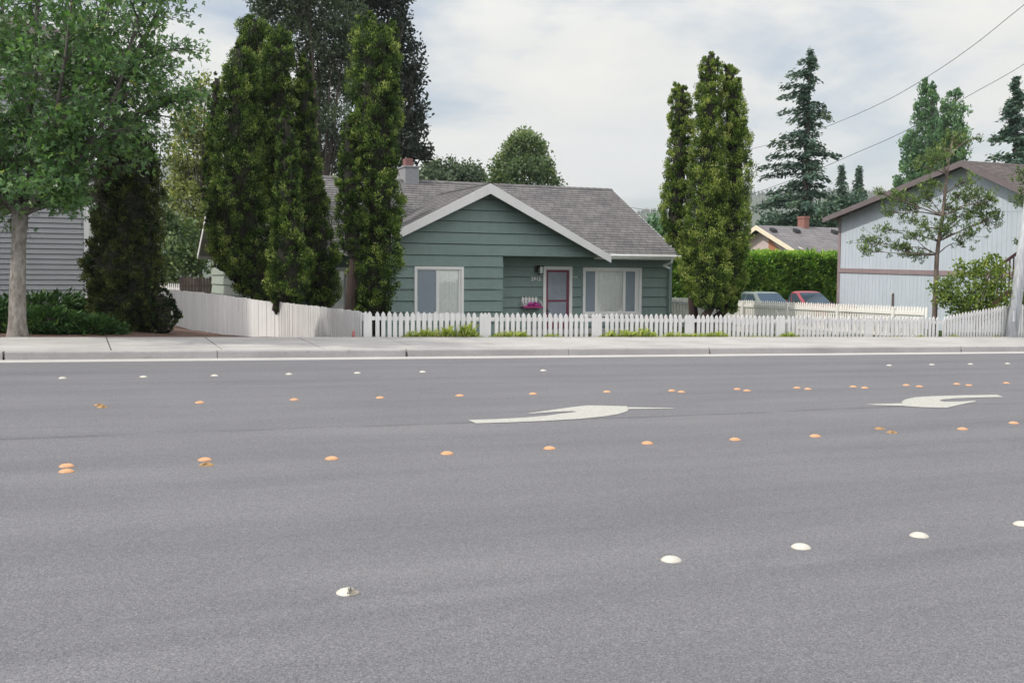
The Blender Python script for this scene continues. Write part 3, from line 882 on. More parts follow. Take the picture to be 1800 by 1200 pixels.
mb.build('corner_board', M['teal'], H)
mb = MB(); mb.box((XL + .05, Yr + .05, ZG - .3), (XR - .05, Yback - .05, ZG + .01)); mb.box((Xg1 - .4, Yg + .02, ZG - .3), (XR - 2.2, Yr - .04, ZG + .16))
mb.build('foundation', M['kerb'], H)
# roofs
roof = MB()
course_roof(roof, (XLt, Ye, ze), (XRt, Ye, ze), (XRt, Yrd, zr), (XLt, Yrd, zr), .2)
course_roof(roof, (XRt, Ybk, ze), (XLt, Ybk, ze), (XLt, Yrd, zr), (XRt, Yrd, zr), .2)
course_roof(roof, (XE, Yk, zE), (XE, Yve + .02, zE), (XA, Yv + .05, zA), (XA, Yk, zA), .2)
course_roof(roof, (XEl, Yve + .02, zE), (XEl, Yk, zE), (XA, Yk, zA), (XA, Yv + .05, zA), .2)
R_ = roof.build('roof', M['shingle'], H)
cap = MB()
def ridge_cap(P, Q, s1, s2):
    P, Q = Vector(P), Vector(Q); L = (Q - P).length; k = int(L / .28); d = (Q - P) / k
    for j in range(k):
        a_ = P + d * j; b_ = P + d * (j + 1.06); h0, h1 = .034, .022
        cap.poly([a_ + s1 + UP * h0, a_ + UP * (h0 + .006), b_ + UP * (h1 + .006), b_ + s1 + UP * h1], [(j * .31, j + .1), (j * .31 + .1, j + .1), (j * .31 + .1, j + .9), (j * .31, j + .9)])
        cap.poly([a_ + UP * (h0 + .006), a_ + s2 + UP * h0, b_ + s2 + UP * h1, b_ + UP * (h1 + .006)], [(j * .31, j + .1), (j * .31 + .1, j + .1), (j * .31 + .1, j + .9), (j * .31, j + .9)])
wv = Vector((0, -.14, -.14 * slope_main)); ridge_cap((XLt, Yrd, zr), (XRt, Yrd, zr), wv, Vector((0, .14, -.14 * slope_main)))
cap.build('ridge_cap', M['shingle'], R_); cap = MB()
sw = (zA - zE) / (XE - XA); ridge_cap((XA, Yk, zA), (XA, Yv, zA), Vector((-.14, 0, -.14 * sw)), Vector((.14, 0, -.14 * sw)))
cap.build('ridge_cap', M['shingle'], R_)
mb = MB()                                       # roof boarding seen from below
mb.prism([(XLt + .01, Ye + .01, ze - .012), (XRt - .01, Ye + .01, ze - .012), (XRt - .01, Yrd, zr - .012), (XLt + .01, Yrd, zr - .012)], (0, 0, -.05))
mb.prism([(XLt + .01, Ybk - .01, ze - .012), (XRt - .01, Ybk - .01, ze - .012), (XRt - .01, Yrd, zr - .012), (XLt + .01, Yrd, zr - .012)], (0, 0, -.05))
for xe in (XE, XEl):
    mb.prism([(xe, Yk + .04, zE - .012), (xe, Yve, zE - .012), (XA, Yv, zA - .012), (XA, Yk + .04, zA - .012)], (0, 0, -.05))
mb.build('soffit', M['soffit'], R_)
# white rake boards: front gable
dz = zA - PX(862, 340.5, Yk).z
drop = PX(1074, 449, Yk).z - PX(1074, 462, Yk).z
for xe in (XE, XEl):
    mb = MB()
    mb.prism([(XA, Yk - .03, zA - .003), (xe, Yk - .03, zE - .003), (xe, Yk - .03, zE - drop), (XA, Yk - .03, zA - dz)], (0, .035, 0))
    mb.build('rake_board', M['trim'], R_)
for xx, s_ in ((XLt, -1), (XRt, 1)):
    for yy in (Ye, Ybk):
        mb = MB(); mb.prism([(xx, Yrd, zr - .004), (xx, yy, ze - .004), (xx, yy, ze - .19), (xx, Yrd, zr - .20)], (s_ * .03, 0, 0)); mb.build('rake_board', M['trim'], R_)
# eave fascia and gutter on the right
mb = MB(); mb.box((XE - .2, Ye + .002, ze - .17), (XRt - .005, Ye + .03, ze - .006)); mb.build('fascia', M['trim'], R_)
mb = MB(); mb.box((XLt, Ye + .002, ze - .17), (XEl + .2, Ye + .03, ze - .006)); mb.build('fascia', M['trim'], R_)
mb = MB(); mb.box((XLt, Ybk - .03, ze - .17), (XRt, Ybk - .002, ze - .006)); mb.build('fascia', M['trim'], R_)
def gutter(xa, xb):
    prof = [(0, 0), (-.11, .02), (-.13, -.02), (-.125, -.06), (-.09, -.075), (-.085, -.12), (0, -.125), (0, -.11), (-.075, -.108), (-.08, -.07), (-.112, -.052), (-.115, -.02), (-.10, .005), (0, -.01)]
    mb = MB(); mb.prism([(xa, Ye + y - .001, ze - .01 + z) for y, z in prof], (xb - xa, 0, 0)); return mb
g_ = gutter(XE + .01, XRt + .02)
g_.box((XRt + .02, Ye - .126, ze - .135), (XRt + .035, Ye, ze + .008))
G_ = g_.build('gutter_trough', M['gutter_metal'], H)
mb = MB(); gx = PX(1190, 455, Ye).x
mb.tube([(gx - .25, Ye - .06, ze - .13), (gx - .25, Ye - .06, ze - .24), (gx - .40, Ye + .25, ze - .36), (XR - .10, Ye + .46, ze - .45)], .035, 8)
mb.build('downspout', M['gutter_metal'], G_)
mb = MB(); mb.tube([(XR - .10, Ye + .46, ze - .45), (XR - .09, Ye + .47, ZG + .1)], .035, 8); mb.build('painted_downspout', M['teal'], H)
# chimney on the ridge
c0, c1 = PX(708, 300, Yrd).x, PX(732, 300, Yrd).x; zc = PX(720, 293, Yrd).z
mb = MB(); mb.box((c0, Yrd - .3, zr - .6), (c1, Yrd + .55, zc - .06)); mb.box((c0 - .03, Yrd - .33, zc - .06), (c1 + .03, Yrd + .58, zc))
ch = mb.build('chimney', M['stucco'], R_, bevel=.01)
mb = MB(); mb.box((c0 + .08, Yrd - .1, zc + .002), (c1 - .16, Yrd + .28, PX(720, 279, Yrd).z)); mb.build('chimney_pot', M['pot'], ch, bevel=.01)
# windows
X_ = lambda p, y=Yg: PX(p, 500, y).x
gable_window(H, Yg, wx0, wx1, zb1, zt1, [(X_(733.5), X_(766.5), 's'), (X_(772), X_(806), 'g')], .085)
Xr = lambda p: PX(p, 500, Yr).x
gable_window(H, Yr, vx0, vx1, zb2, zt2, [(Xr(1029), Xr(1046), 's'), (Xr(1050), Xr(1095), 'g'), (Xr(1099.5), Xr(1116), 's')], .10)
gable_window(H, Yr, lx0, lx1, zb3, zt3, [(lx0 + .12, (lx0 + lx1) / 2 - .03, 'g'), ((lx0 + lx1) / 2 + .03, lx1 - .12, 'g')], .09)
# door
ZF = ZG + .17
mb = MB(); fw = .11
mb.box((dx0, Yr - .05, ZF), (dx0 + fw, Yr + .08, zdt)); mb.box((dx1 - fw, Yr - .05, ZF), (dx1, Yr + .08, zdt)); mb.box((dx0 + fw, Yr - .048, zdt - fw), (dx1 - fw, Yr + .08, zdt))
mb.build('door_frame', M['trim'], H)
a0, a1, zt = dx0 + fw + .003, dx1 - fw - .003, zdt - fw - .003
mb = MB(); dw = .085
mb.box((a0, Yr - .01, ZF + .01), (a0 + dw, Yr + .03, zt)); mb.box((a1 - dw, Yr - .01, ZF + .01), (a1, Yr + .03, zt))
zc_ = PX(980, 528.5, Yr).z
for z_0, z_1 in ((zt - .08, zt), (zc_ - .03, zc_ + .03), (ZF + .01, ZF + .2)): mb.box((a0 + dw, Yr - .008, z_0), (a1 - dw, Yr + .028, z_1))
door = mb.build('screen_door', M['burgundy'], H)
mb = MB(); mb.box((a0 + dw, Yr + .005, ZF + .2), (a1 - dw, Yr + .012, zt - .08)); mb.build('screen', M['screen_door'], door)
mb = MB(); mb.box((a0 + .015, Yr - .06, PX(959, 549, Yr).z), (a0 + .055, Yr - .011, PX(959, 543, Yr).z)); mb.tube([(a0 + .035, Yr - .05, PX(959, 546, Yr).z), (a0 + .13, Yr - .06, PX(959, 546, Yr).z)], .012, 6)
mb.build('handle', M['black_metal'], door)
# wall lantern
lp = PX(947, 474, Yr); mb = MB()
mb.box((lp.x - .17, Yr - .06, lp.z - .09), (lp.x - .07, Yr - .03, lp.z + .14)); mb.box((lp.x - .1, Yr - .16, lp.z + .05), (lp.x - .04, Yr - .06, lp.z + .09))
for k_ in range(4):
    sx, sy = (-1, 1, -1, 1)[k_], (-1, -1, 1, 1)[k_]
    mb.box((lp.x + sx * .062 - .009, Yr - .16 + sy * .062 - .009, lp.z - .12), (lp.x + sx * .062 + .009, Yr - .16 + sy * .062 + .009, lp.z + .1))
mb.prism([(lp.x - .09, Yr - .25, lp.z + .101), (lp.x + .09, Yr - .25, lp.z + .101), (lp.x + .09, Yr - .07, lp.z + .101), (lp.x - .09, Yr - .07, lp.z + .101)], (0, 0, .04))
mb.box((lp.x - .075, Yr - .235, lp.z - .15), (lp.x + .075, Yr - .085, lp.z - .121))
lt = mb.build('wall_lantern', M['black_metal'], H)
mb = MB(); mb.box((lp.x - .05, Yr - .21, lp.z - .12), (lp.x + .05, Yr - .11, lp.z + .098)); mb.build('lantern_glass', M['frosted'], lt)
# house number
cu = bpy.data.curves.new('house_number', 'FONT'); cu.body = '2912'; cu.size = .175; cu.extrude = .008; cu.align_x = 'CENTER'; cu.align_y = 'CENTER'
cu.space_character = 1.05; cu.offset = .004
cu.materials.append(M['trim'])
o = bpy.data.objects.new('house_number', cu); np_ = PX(941, 490.5, Yr)
COL.objects.link(o); bpy.context.view_layer.update()
nm_ = bpy.data.meshes.new_from_object(o.evaluated_get(bpy.context.evaluated_depsgraph_get())); bpy.data.objects.remove(o)
o = bpy.data.objects.new('house_number', nm_)
link(o, H); o.location = Vector((np_.x, Yr - .05, np_.z)) - ORG[H.name]; o.rotation_euler = (math.pi / 2, 0, 0); ORG[o.name] = ORG[H.name]

# little picket planter shelf on the porch wall
p0, p1 = PX(914.5, 536, Yr).x, PX(949, 536, Yr).x; zs = PX(930, 538, Yr).z; ztp = PX(930, 521, Yr).z
pl = thing('wall_planter', ((p0 + p1) / 2, Yr - .03, zs), 'small white picket wall shelf beside the burgundy door', 'wall shelf')
mb = MB()
for j in range(5): picket(mb, Vector((p0 + .07 + j * (p1 - p0 - .24) / 4, Yr - .055, zs)), AX, AY, .09, ztp - zs, point=.07)
mb.box((p0 + .05, Yr - .034, zs + .22), (p1 - .1, Yr - .029, zs + .27))
mb.build('picket_back', M['white_fence'], pl)
mb = MB()
for xx in (p0, p1 - .06): mb.prism([(xx, Yr - .03, zs), (xx, Yr - .30, zs), (xx, Yr - .30, zs + .07), (xx, Yr - .09, zs + .20), (xx, Yr - .03, zs + .2)], (.02, 0, 0))
mb.build('bracket', M['white_fence'], pl)
mb = MB(); mb.box((p0 + .01, Yr - .31, zs - .05), (p1 - .02, Yr - .03, zs - .002)); mb.build('shelf_board', M['magenta'], pl)
fc = PX(934, 534, Yr)
n_ = 260; Cc = np.array([fc.x, Yr - .2, zs + .05]) + rng.normal(size=(n_, 3)) * np.array([.11, .05, .045]); Cc[:, 2] = np.maximum(Cc[:, 2], zs + .01)
V = leaf_quads(Cc, rng.normal(size=(n_, 3)), .06, .8)
o = np_mesh('flower_bunch', V, 4, M['pink']); tag(o, 'bunch of magenta flowers lying on the white wall shelf', 'flowers')

# ------------------------------------------------------------------ grey house on the left
cw = atd(156, 500, 26); Yl = cw.y; Xw = cw.x
zs0 = .45; zt_ = onY(60, 74, Yl).z
lh = thing('grey_house', (Xw - 5, Yl, zs0), 'tall grey vinyl sided house behind the street tree at far left', 'house')
ex = onY(100, 300 + 910 / 5, Yl).z - onY(100, 300 + 955 / 5, Yl).z
mb = MB(); siding(mb, (0, Yl, 0), AX, NEGY, Xw - 16, Xw - .05, rows_from(onY(100, 482, Yl).z, ex, zs0 - .1, zt_), lip=.030, slot=.010, butt=4, seed=11); mb.build('front_wall', M['vinyl'], lh)
mb = MB(); siding(mb, (Xw, Yl, 0), AY, AX, .06, 9, rows_from(onY(100, 482, Yl).z, ex, zs0 - .1, zt_), lip=.030, slot=.010, butt=0, seed=12); mb.build('side_wall', M['vinyl'], lh)
mb = MB(); mb.box((Xw - 16, Yl + 9.001, zs0), (Xw, Yl + 9.03, zt_)); mb.box((Xw - 16.02, Yl, zs0), (Xw - 16.001, Yl + 9, zt_)); mb.build('back_wall', M['vinyl'], lh)
mb = MB(); mb.box((Xw - .09, Yl - .045, zs0 - .1), (Xw + .035, Yl - .001, zt_)); mb.box((Xw + .022, Yl - .0005, zs0 - .1), (Xw + .036, Yl + .1, zt_)); mb.build('corner_trim', M['vinyl_trim'], lh)
mb = MB(); xq = onY(165, 480, Yl + .25).x; mb.box((xq - .035, Yl + .20, zs0 + .3), (xq + .04, Yl + .30, zt_ - .1)); mb.build('downspout', M['vinyl_trim'], lh)
mb = MB(); o_ = .5; zz = zt_; hp = 2.2
A_, B_, C_, D_ = (Xw - 16.4, Yl - o_, zz), (Xw + o_, Yl - o_, zz), (Xw + o_, Yl + 9 + o_, zz), (Xw - 16.4, Yl + 9 + o_, zz)
r0, r1 = (Xw - 12, Yl + 4.5, zz + hp), (Xw - 4.5, Yl + 4.5, zz + hp)
course_roof(mb, A_, B_, r1, r0, .15); course_roof(mb, B_, C_, r1, r1, .15); course_roof(mb, C_, D_, r0, r1, .15); course_roof(mb, D_, A_, r0, r0, .15)
rf = mb.build('roof', M['shingle_brown'], lh)
mb = MB(); mb.box((Xw - 16.4, Yl - o_, zz - .16), (Xw + o_, Yl + 9 + o_, zz - .01)); mb.build('eave', M['rake'], rf)

# ------------------------------------------------------------------ pale blue two storey building on the right
cb = atd(1474, 480, 43.5); Xb = cb.x; BX = lambda px, py: onX(px, py, Xb)
bh = thing('blue_building', (Xb, BX(1690, 500).y, -.5), 'weathered pale blue two storey building with mauve trim at right', 'building')
yl, yrr = BX(1474, 480).y, BX(1860, 480).y
pk = onX(1690, 282, Xb - .5)
def wallpoly(pts, x, t): mb.prism([Vector((x, p.y, p.z)) for p in pts], (t, 0, 0))
yp = pk.y
zel = onX(1447, 383, Xb - .5).z; yel = onX(1447, 383, Xb - .5).y
zer = onX(1800, 333, Xb - .5).z; yer0 = onX(1800, 333, Xb - .5).y
slr = (pk.z - zer) / (yp - yer0); yer = max(yp - (yel - yp), YB + 1.6); zer = pk.z - slr * (yp - yer)
def zroof(y): return pk.z - (zel - pk.z) / (yel - yp) * -(y - yp) if y > yp else pk.z - slr * (yp - y)
yr2 = yer + .6
mb = MB()
zb0, zb1 = BX(1474, 473).z, BX(1715, 479).z
def belt(y, dz=0): return zb0 + (zb1 - zb0) * (y - yl) / (BX(1715, 479).y - yl) + dz
# grooved upright boards, each a slim piece with a real groove between
k_ = int((yl - yr2) / .2); Y0 = yr2
for j in range(k_):
    ya_, yb2 = Y0 + (yl - yr2) * j / k_ + .003, Y0 + (yl - yr2) * (j + 1) / k_ - .003
    wallpoly([Vector((0, ya_, belt(ya_, .045))), Vector((0, yb2, belt(yb2, .045))), Vector((0, yb2, zroof(yb2) - .12)), Vector((0, ya_, zroof(ya_) - .12))], Xb, .03)
    wallpoly([Vector((0, ya_, -.55)), Vector((0, yb2, -.55)), Vector((0, yb2, belt(yb2, -.14))), Vector((0, ya_, belt(ya_, -.14)))], Xb - .006, .03)
wallpoly([Vector((0, yr2, -.55)), Vector((0, yl, -.55)), Vector((0, yl, zroof(yl) - .13)), Vector((0, yp, pk.z - .14)), Vector((0, yr2, zroof(yr2) - .13))], Xb + .028, .05)
mb.box((Xb + .08, yl - .05, -.55), (Xb + 14, yl, zroof(yl) - .13)); mb.box((Xb + .08, yr2, -.55), (Xb + 14, yr2 + .05, zroof(yr2) - .13))
mb.build('wall', M['blue_wall'], bh)
mb = MB(); zj = lambda y: BX(1476, 376).z + (BX(1790, 371).z - BX(1476, 376).z) * (y - yl) / (BX(1790, 371).y - yl)
wallpoly([Vector((0, yr2, zj(yr2))), Vector((0, yl, zj(yl))), Vector((0, yl, zj(yl) + .035)), Vector((0, yr2, zj(yr2) + .035))], Xb - .012, .011)
mb.build('wall_flashing', M['blue_wall'], bh)
mb = MB(); wallpoly([Vector((0, yr2 - .02, belt(yr2, -.14))), Vector((0, yl + .02, belt(yl, -.14))), Vector((0, yl + .02, belt(yl, .045))), Vector((0, yr2 - .02, belt(yr2, .045)))], Xb - .04, .065); mb.build('belt_board', M['mauve'], bh)
mb = MB(); mb.box((Xb - .03, yl - .01, -.55), (Xb + .09, yl + .05, zroof(yl) - .13)); mb.box((Xb - .030, yl - .10, -.55), (Xb - .0065, yl - .0105, zroof(yl) - .15)); mb.build('corner_board', M['mauve'], bh)
mb = MB(); Xo = Xb - .5
course_roof(mb, (Xo, yer, zer), (Xb + 14, yer, zer), (Xb + 14, yp, pk.z), (Xo, yp, pk.z), .16)
course_roof(mb, (Xb + 14, yel, zel), (Xo, yel, zel), (Xo, yp, pk.z), (Xb + 14, yp, pk.z), .16)
rf = mb.build('roof', M['shingle_brown'], bh)
mb = MB()
for yy, zz in ((yer, zer), (yel, zel)): mb.prism([(Xo + .02, yy, zz - .012), (Xb + 14, yy, zz - .012), (Xb + 14, yp, pk.z - .012), (Xo + .02, yp, pk.z - .012)], (0, 0, -.09))
mb.build('soffit', M['rake'], rf)
for yy, zz in ((yer, zer), (yel, zel)):
    mb = MB(); mb.prism([(Xo, yp, pk.z - .005), (Xo, yy, zz - .005), (Xo, yy, zz - .20), (Xo, yp, pk.z - .22)], (-.035, 0, 0)); mb.build('rake_board', M['rake'], rf)
mb = MB(); pp = BX(1571, 522); mb.tube([(Xb - .06, pp.y, pp.z - .5), (Xb - .06, pp.y, pp.z + .1)], .035, 8); mb.tube([(Xb - .06, pp.y, pp.z + .1), (Xb + .0, pp.y, pp.z + .14)], .03, 8); mb.build('vent_pipe', M['bark_pine'], bh)
# outside stair at the right edge
sa, sb_ = atd(1766, 462, 33.5), atd(1800, 438, 32.4)
st_ = thing('outside_stair', (sb_.x, sb_.y, -.4), 'dark red wooden outside stair with a railing between shrub and leaning pole', 'stair')
dv = Vector((sb_.x - sa.x, sb_.y - sa.y, sb_.z - sa.z)); Pm = sa - dv * .9; Qm = sb_ + dv * 1.4
mb = MB(); nn = Vector((-dv.y, dv.x, 0)).normalized()
mb.prism([Pm, Qm, Qm + UP * .09, Pm + UP * .09], nn * .05); mb.build('handrail', M['maroon'], st_)
mb = MB(); hh = 1.0
mb.prism([Pm - UP * (hh + .25), Qm - UP * (hh + .25), Qm - UP * (hh - .02), Pm - UP * (hh - .02)], nn * .05)
mb.prism([p + nn * 1.0 for p in (Pm - UP * (hh + .25), Qm - UP * (hh + .25), Qm - UP * (hh - .02), Pm - UP * (hh - .02))], nn * .05); mb.build('stringer', M['maroon'], st_)
mb = MB(); k_ = 16
for j in range(k_):
    p = Pm.lerp(Qm, (j + .5) / k_); mb.prism([p - UP * hh, p - UP * hh + dv.normalized() * .035, p + dv.normalized() * .035, p], nn * .035)
mb.build('baluster', M['maroon'], st_)
mb = MB()
for j in range(9):
    p = Pm.lerp(Qm, (j + .5) / 9) - UP * hh; d2 = Vector((dv.x, dv.y, 0)).normalized() * .28
    mb.prism([p + nn * .051, p + d2 + nn * .051, p + d2 + nn * .999, p + nn * .999], UP * .04)
mb.build('tread', M['maroon'], st_)
mb = MB(); p = Qm; mb.box((p.x - .06, p.y - .06, -.5), (p.x + .06, p.y + .06, p.z)); mb.build('post', M['maroon'], st_)

# ------------------------------------------------------------------ far house behind the hedge
pk2 = atd(1329, 396, 58); el = atd(1300, 432, 57.0)
fh = thing('far_house', (pk2.x + 4, pk2.y, -.5), 'distant house with plain grey roof and cream rake boards above the laurel hedge', 'house')
AU = Vector((1, 0, 0)); gxx = pk2.x; half = 3.4; zr2 = pk2.z; ze2 = atd(1385, 442, 57).z; yy = pk2.y; X1 = gxx + 9.0
# the gable end faces left-front; ridge runs to the right
mb = MB()
mb.prism([(gxx + .5, yy - half, -.5), (gxx + .5, yy + half, -.5), (gxx + .5, yy + half, ze2 + .1), (gxx + .5, yy, zr2 - .25), (gxx + .5, yy - half, ze2 + .1)], (.1, 0, 0))
mb.box((gxx + .61, yy - half + .1, -.5), (X1 - .4, yy - half + .2, ze2 + .1)); mb.box((gxx + .61, yy + half - .2, -.5), (X1 - .4, yy + half - .1, ze2 + .1))
mb.build('wall', M['pale_wall'], fh)
mb = MB(); mb.prism([(gxx + .47, yy - 1.5, -.5), (gxx + .47, yy - .55, -.5), (gxx + .47, yy - .55, zr2 - .75), (gxx + .47, yy - 1.5, zr2 - 1.4)], (.028, 0, 0)); mb.build('boarding', M['orange_wood'], fh)
mb = MB(); course_roof(mb, (gxx, yy - half - .5, ze2 - .15), (X1, yy - half - .5, ze2 - .15), (X1, yy, zr2), (gxx, yy, zr2), .3, .012)
course_roof(mb, (X1, yy + half + .5, ze2 - .15), (gxx, yy + half + .5, ze2 - .15), (gxx, yy, zr2), (X1, yy, zr2), .3, .012)
rf = mb.build('roof', M['shingle_far'], fh)
for s_ in (-1, 1):
    mb = MB(); mb.prism([(gxx - .02, yy, zr2), (gxx - .02, yy + s_ * (half + .5), ze2 - .15), (gxx - .02, yy + s_ * (half + .5), ze2 - .40), (gxx - .02, yy, zr2 - .26)], (.05, 0, 0)); mb.build('rake_board', M['cream'], rf)
cx = onY(1412, 395, yy).x; mb = MB(); mb.box((cx - .17, yy - .3, zr2 - .5), (cx + .17, yy + .3, onY(1412, 384, yy).z)); mb.box((cx - .2, yy - .33, onY(1412, 384, yy).z + .001), (cx + .2, yy + .33, onY(1412, 382, yy).z + .05)); mb.build('chimney', M['brick'], rf)
for px_ in (1359, 1400, 1467):
    vy = yy - .9; vz = zr2 - .9 * (zr2 - ze2 + .15) / (half + .5); vx = onY(px_, 404, vy).x
    mb = MB(); mb.prism([(vx - .18, vy - .22, vz - .03), (vx + .18, vy - .22, vz - .03), (vx + .13, vy - .16, vz + .13), (vx - .13, vy - .16, vz + .13)], (0, .32, .10)); mb.build('roof_vent', M['dark'], rf)

# ------------------------------------------------------------------ foliage colours
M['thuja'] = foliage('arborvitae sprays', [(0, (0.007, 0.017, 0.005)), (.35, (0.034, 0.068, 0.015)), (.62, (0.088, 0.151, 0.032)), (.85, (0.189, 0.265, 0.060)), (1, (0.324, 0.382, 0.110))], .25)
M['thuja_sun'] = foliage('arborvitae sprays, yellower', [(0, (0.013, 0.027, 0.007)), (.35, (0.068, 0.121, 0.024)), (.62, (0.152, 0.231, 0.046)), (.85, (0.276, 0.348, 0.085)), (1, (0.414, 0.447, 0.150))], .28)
M['yew'] = foliage('dark evergreen sprays', [(0, (.007, .016, .006)), (.5, (.026, .046, .014)), (1, (.11, .13, .034))], .18)
M['maple'] = foliage('street tree leaves', [(0, (0.035, 0.085, 0.035)), (.5, (0.091, 0.190, 0.067)), (.85, (0.168, 0.289, 0.078)), (1, (0.317, 0.351, 0.095))], .36, .42, gloss=.5)
M['darktree'] = foliage('dark broad foliage', [(0, (0.012, 0.021, 0.017)), (.6, (0.026, 0.042, 0.029)), (1, (0.055, 0.078, 0.048))], .15)
M['greypine'] = foliage('grey green pine foliage', [(0, (0.028, 0.048, 0.031)), (.6, (0.068, 0.102, 0.062)), (1, (0.129, 0.176, 0.104))], .2)
M['spruce'] = foliage('blue green spruce needles', [(0, (0.032, 0.069, 0.057)), (.6, (0.084, 0.148, 0.109)), (1, (0.185, 0.246, 0.148))], .15)
M['poplar'] = foliage('poplar leaves', [(0, (0.062, 0.128, 0.084)), (.6, (0.130, 0.240, 0.143)), (1, (0.231, 0.376, 0.190))], .3)
M['midtree'] = foliage('mid green leaves', [(0, (0.055, 0.098, 0.045)), (.6, (0.146, 0.211, 0.098)), (1, (0.293, 0.341, 0.163))], .3)
M['yellowtree'] = foliage('yellow green leaves', [(0, (0.079, 0.108, 0.040)), (.6, (0.201, 0.237, 0.093)), (1, (0.389, 0.402, 0.187))], .45)
M['hedge'] = foliage('laurel leaves', [(0, (0.034, 0.099, 0.015)), (.6, (0.146, 0.302, 0.045)), (1, (0.382, 0.523, 0.112))], .4, .35, gloss=.5)
M['shrub'] = foliage('shrub leaves', [(0, (0.057, 0.101, 0.023)), (.6, (0.158, 0.234, 0.048)), (1, (0.329, 0.366, 0.101))], .35)
M['shorepine'] = foliage('olive pine tufts', [(0, (0.045, 0.081, 0.028)), (.6, (0.131, 0.205, 0.066)), (1, (0.279, 0.356, 0.120))], .25)
M['juniper'] = foliage('juniper sprays', [(0, (0.015, 0.042, 0.015)), (.6, (0.045, 0.106, 0.032)), (1, (0.119, 0.211, 0.053))], .2)
M['grass'] = foliage('grass blades', [(0, (.22, .30, .05)), (.6, (.40, .48, .10)), (1, (.62, .60, .26))], .4)
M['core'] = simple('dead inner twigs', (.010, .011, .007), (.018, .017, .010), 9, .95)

def nrm_noise(n, s): return rng.normal(size=(n, 3)) * s
def clump_leaves(C, O, R, k, size, up=.8, out=.7, rnd=.55, asp=.55, t0=.35, tj=.22, tipw=.45):
    """C clump centres, O outward dirs, R radii (n,): k leaves each -> verts, tint"""
    n = len(C); Ck = np.repeat(C, k, 0); Ok = np.repeat(O, k, 0); Rk = np.repeat(R, k)
    off = unit(rng.normal(size=(n * k, 3))) * (rng.uniform(.15, 1, n * k) ** .6 * Rk)[:, None]
    P = Ck + off
    A = Ok * out + np.array([0, 0, up]) + unit(off) * .5 + nrm_noise(n * k, rnd)
    tip = np.sum(unit(off) * unit(Ok + np.array([0, 0, .5])), 1)
    T = np.repeat(rng.normal(t0, tj * .7, n), k) + rng.normal(0, tj * .6, n * k) + tipw * .5 * tip
    return leaf_quads(P, A, size, asp), np.clip(T, 0, 1)
def column(root, rows, d, mat, leaf=.062, clump=.145, dens=38, k=46, rs=1.05, jag=.13, top_pts=(), seed=0, core=True, t0=.36, coref=.52):
    """column of foliage following (y_px, x_left, x_right) rows at depth d: crown + inner twigs"""
    q = np.random.default_rng(seed)
    rows = sorted(rows)
    cen = np.array([atd((a + b) / 2, y, d) for y, a, b in rows]); rad_ = np.array([(b - a) / 2 / F * d for y, a, b in rows])
    z = cen[::-1, 2]; cx = cen[::-1, 0]; cy = cen[::-1, 1]; rr = rad_[::-1]
    zz = np.linspace(z[0], z[-1], 400); rz = np.interp(zz, z, rr)
    area = np.trapezoid(rz * TAU, zz) if hasattr(np, 'trapezoid') else np.trapz(rz * TAU, zz)
    n = int(area * dens)
    cdf = np.cumsum(rz + .06); cdf /= cdf[-1]
    Z = np.interp(q.uniform(0, 1, n), cdf, zz); th = q.uniform(0, TAU, n)
    ph = q.uniform(0, TAU, 6)
    lump = 1 + jag * (.5 * np.sin(3 * th + ph[0] + 1.3 * Z) + .5 * np.sin(2 * th - 2.1 * Z + ph[1]) + .4 * np.sin(5 * th + 3.7 * Z + ph[2]) + .4 * np.sin(4.9 * Z + ph[3] + th))
    R0 = np.interp(Z, z, rr); px_, py_2 = np.cos(th) * R0, np.sin(th) * R0
    bump = np.zeros(n)                                     # knobbly boughs, a hand to an arm long
    for _ in range(9):
        kv = q.normal(size=3); kv = kv / np.linalg.norm(kv) * TAU / (clump * q.uniform(2.4, 5.5)); bump += np.sin(px_ * kv[0] + py_2 * kv[1] + Z * kv[2] + q.uniform(0, TAU))
    lump *= 1 + .065 * np.clip(bump, -3.2, 3.2)
    lump *= q.uniform(.90, 1.04, n)
    Rr = np.interp(Z, z, rr) * lump
    cl_i = clump * np.clip(R0 / .5, .35, 1); Rr = np.maximum(Rr * rs - cl_i * .5, .01)
    O = np.stack([np.cos(th), np.sin(th), np.zeros(n)], 1)
    C = np.stack([np.interp(Z, z, cx), np.interp(Z, z, cy), Z], 1) + O * Rr[:, None]
    V, T = clump_leaves(C, O, cl_i * q.uniform(.7, 1.3, n), k, leaf, up=1.1, out=.6, t0=t0)
    T = np.clip(T + np.repeat(.075 * np.clip(bump, -3, 3) + q.normal(0, .07, n), k), 0, 1)   # the outermost tips carry this year's lighter growth
    np_mesh('crown', V, 4, mat, root, T)
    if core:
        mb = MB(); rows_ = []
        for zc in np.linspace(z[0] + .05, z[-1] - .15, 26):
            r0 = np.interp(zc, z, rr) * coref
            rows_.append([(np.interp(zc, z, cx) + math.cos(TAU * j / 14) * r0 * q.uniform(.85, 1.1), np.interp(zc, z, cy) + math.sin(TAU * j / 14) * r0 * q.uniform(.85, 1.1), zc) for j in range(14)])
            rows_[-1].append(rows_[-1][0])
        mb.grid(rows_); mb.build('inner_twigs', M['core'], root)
def stem(root, pts, radii, mat='bark_red', n=9, name='trunk'):
    mb = MB(); mb.tube(pts, radii, n); return mb.build(name, M[mat], root, smooth=True)

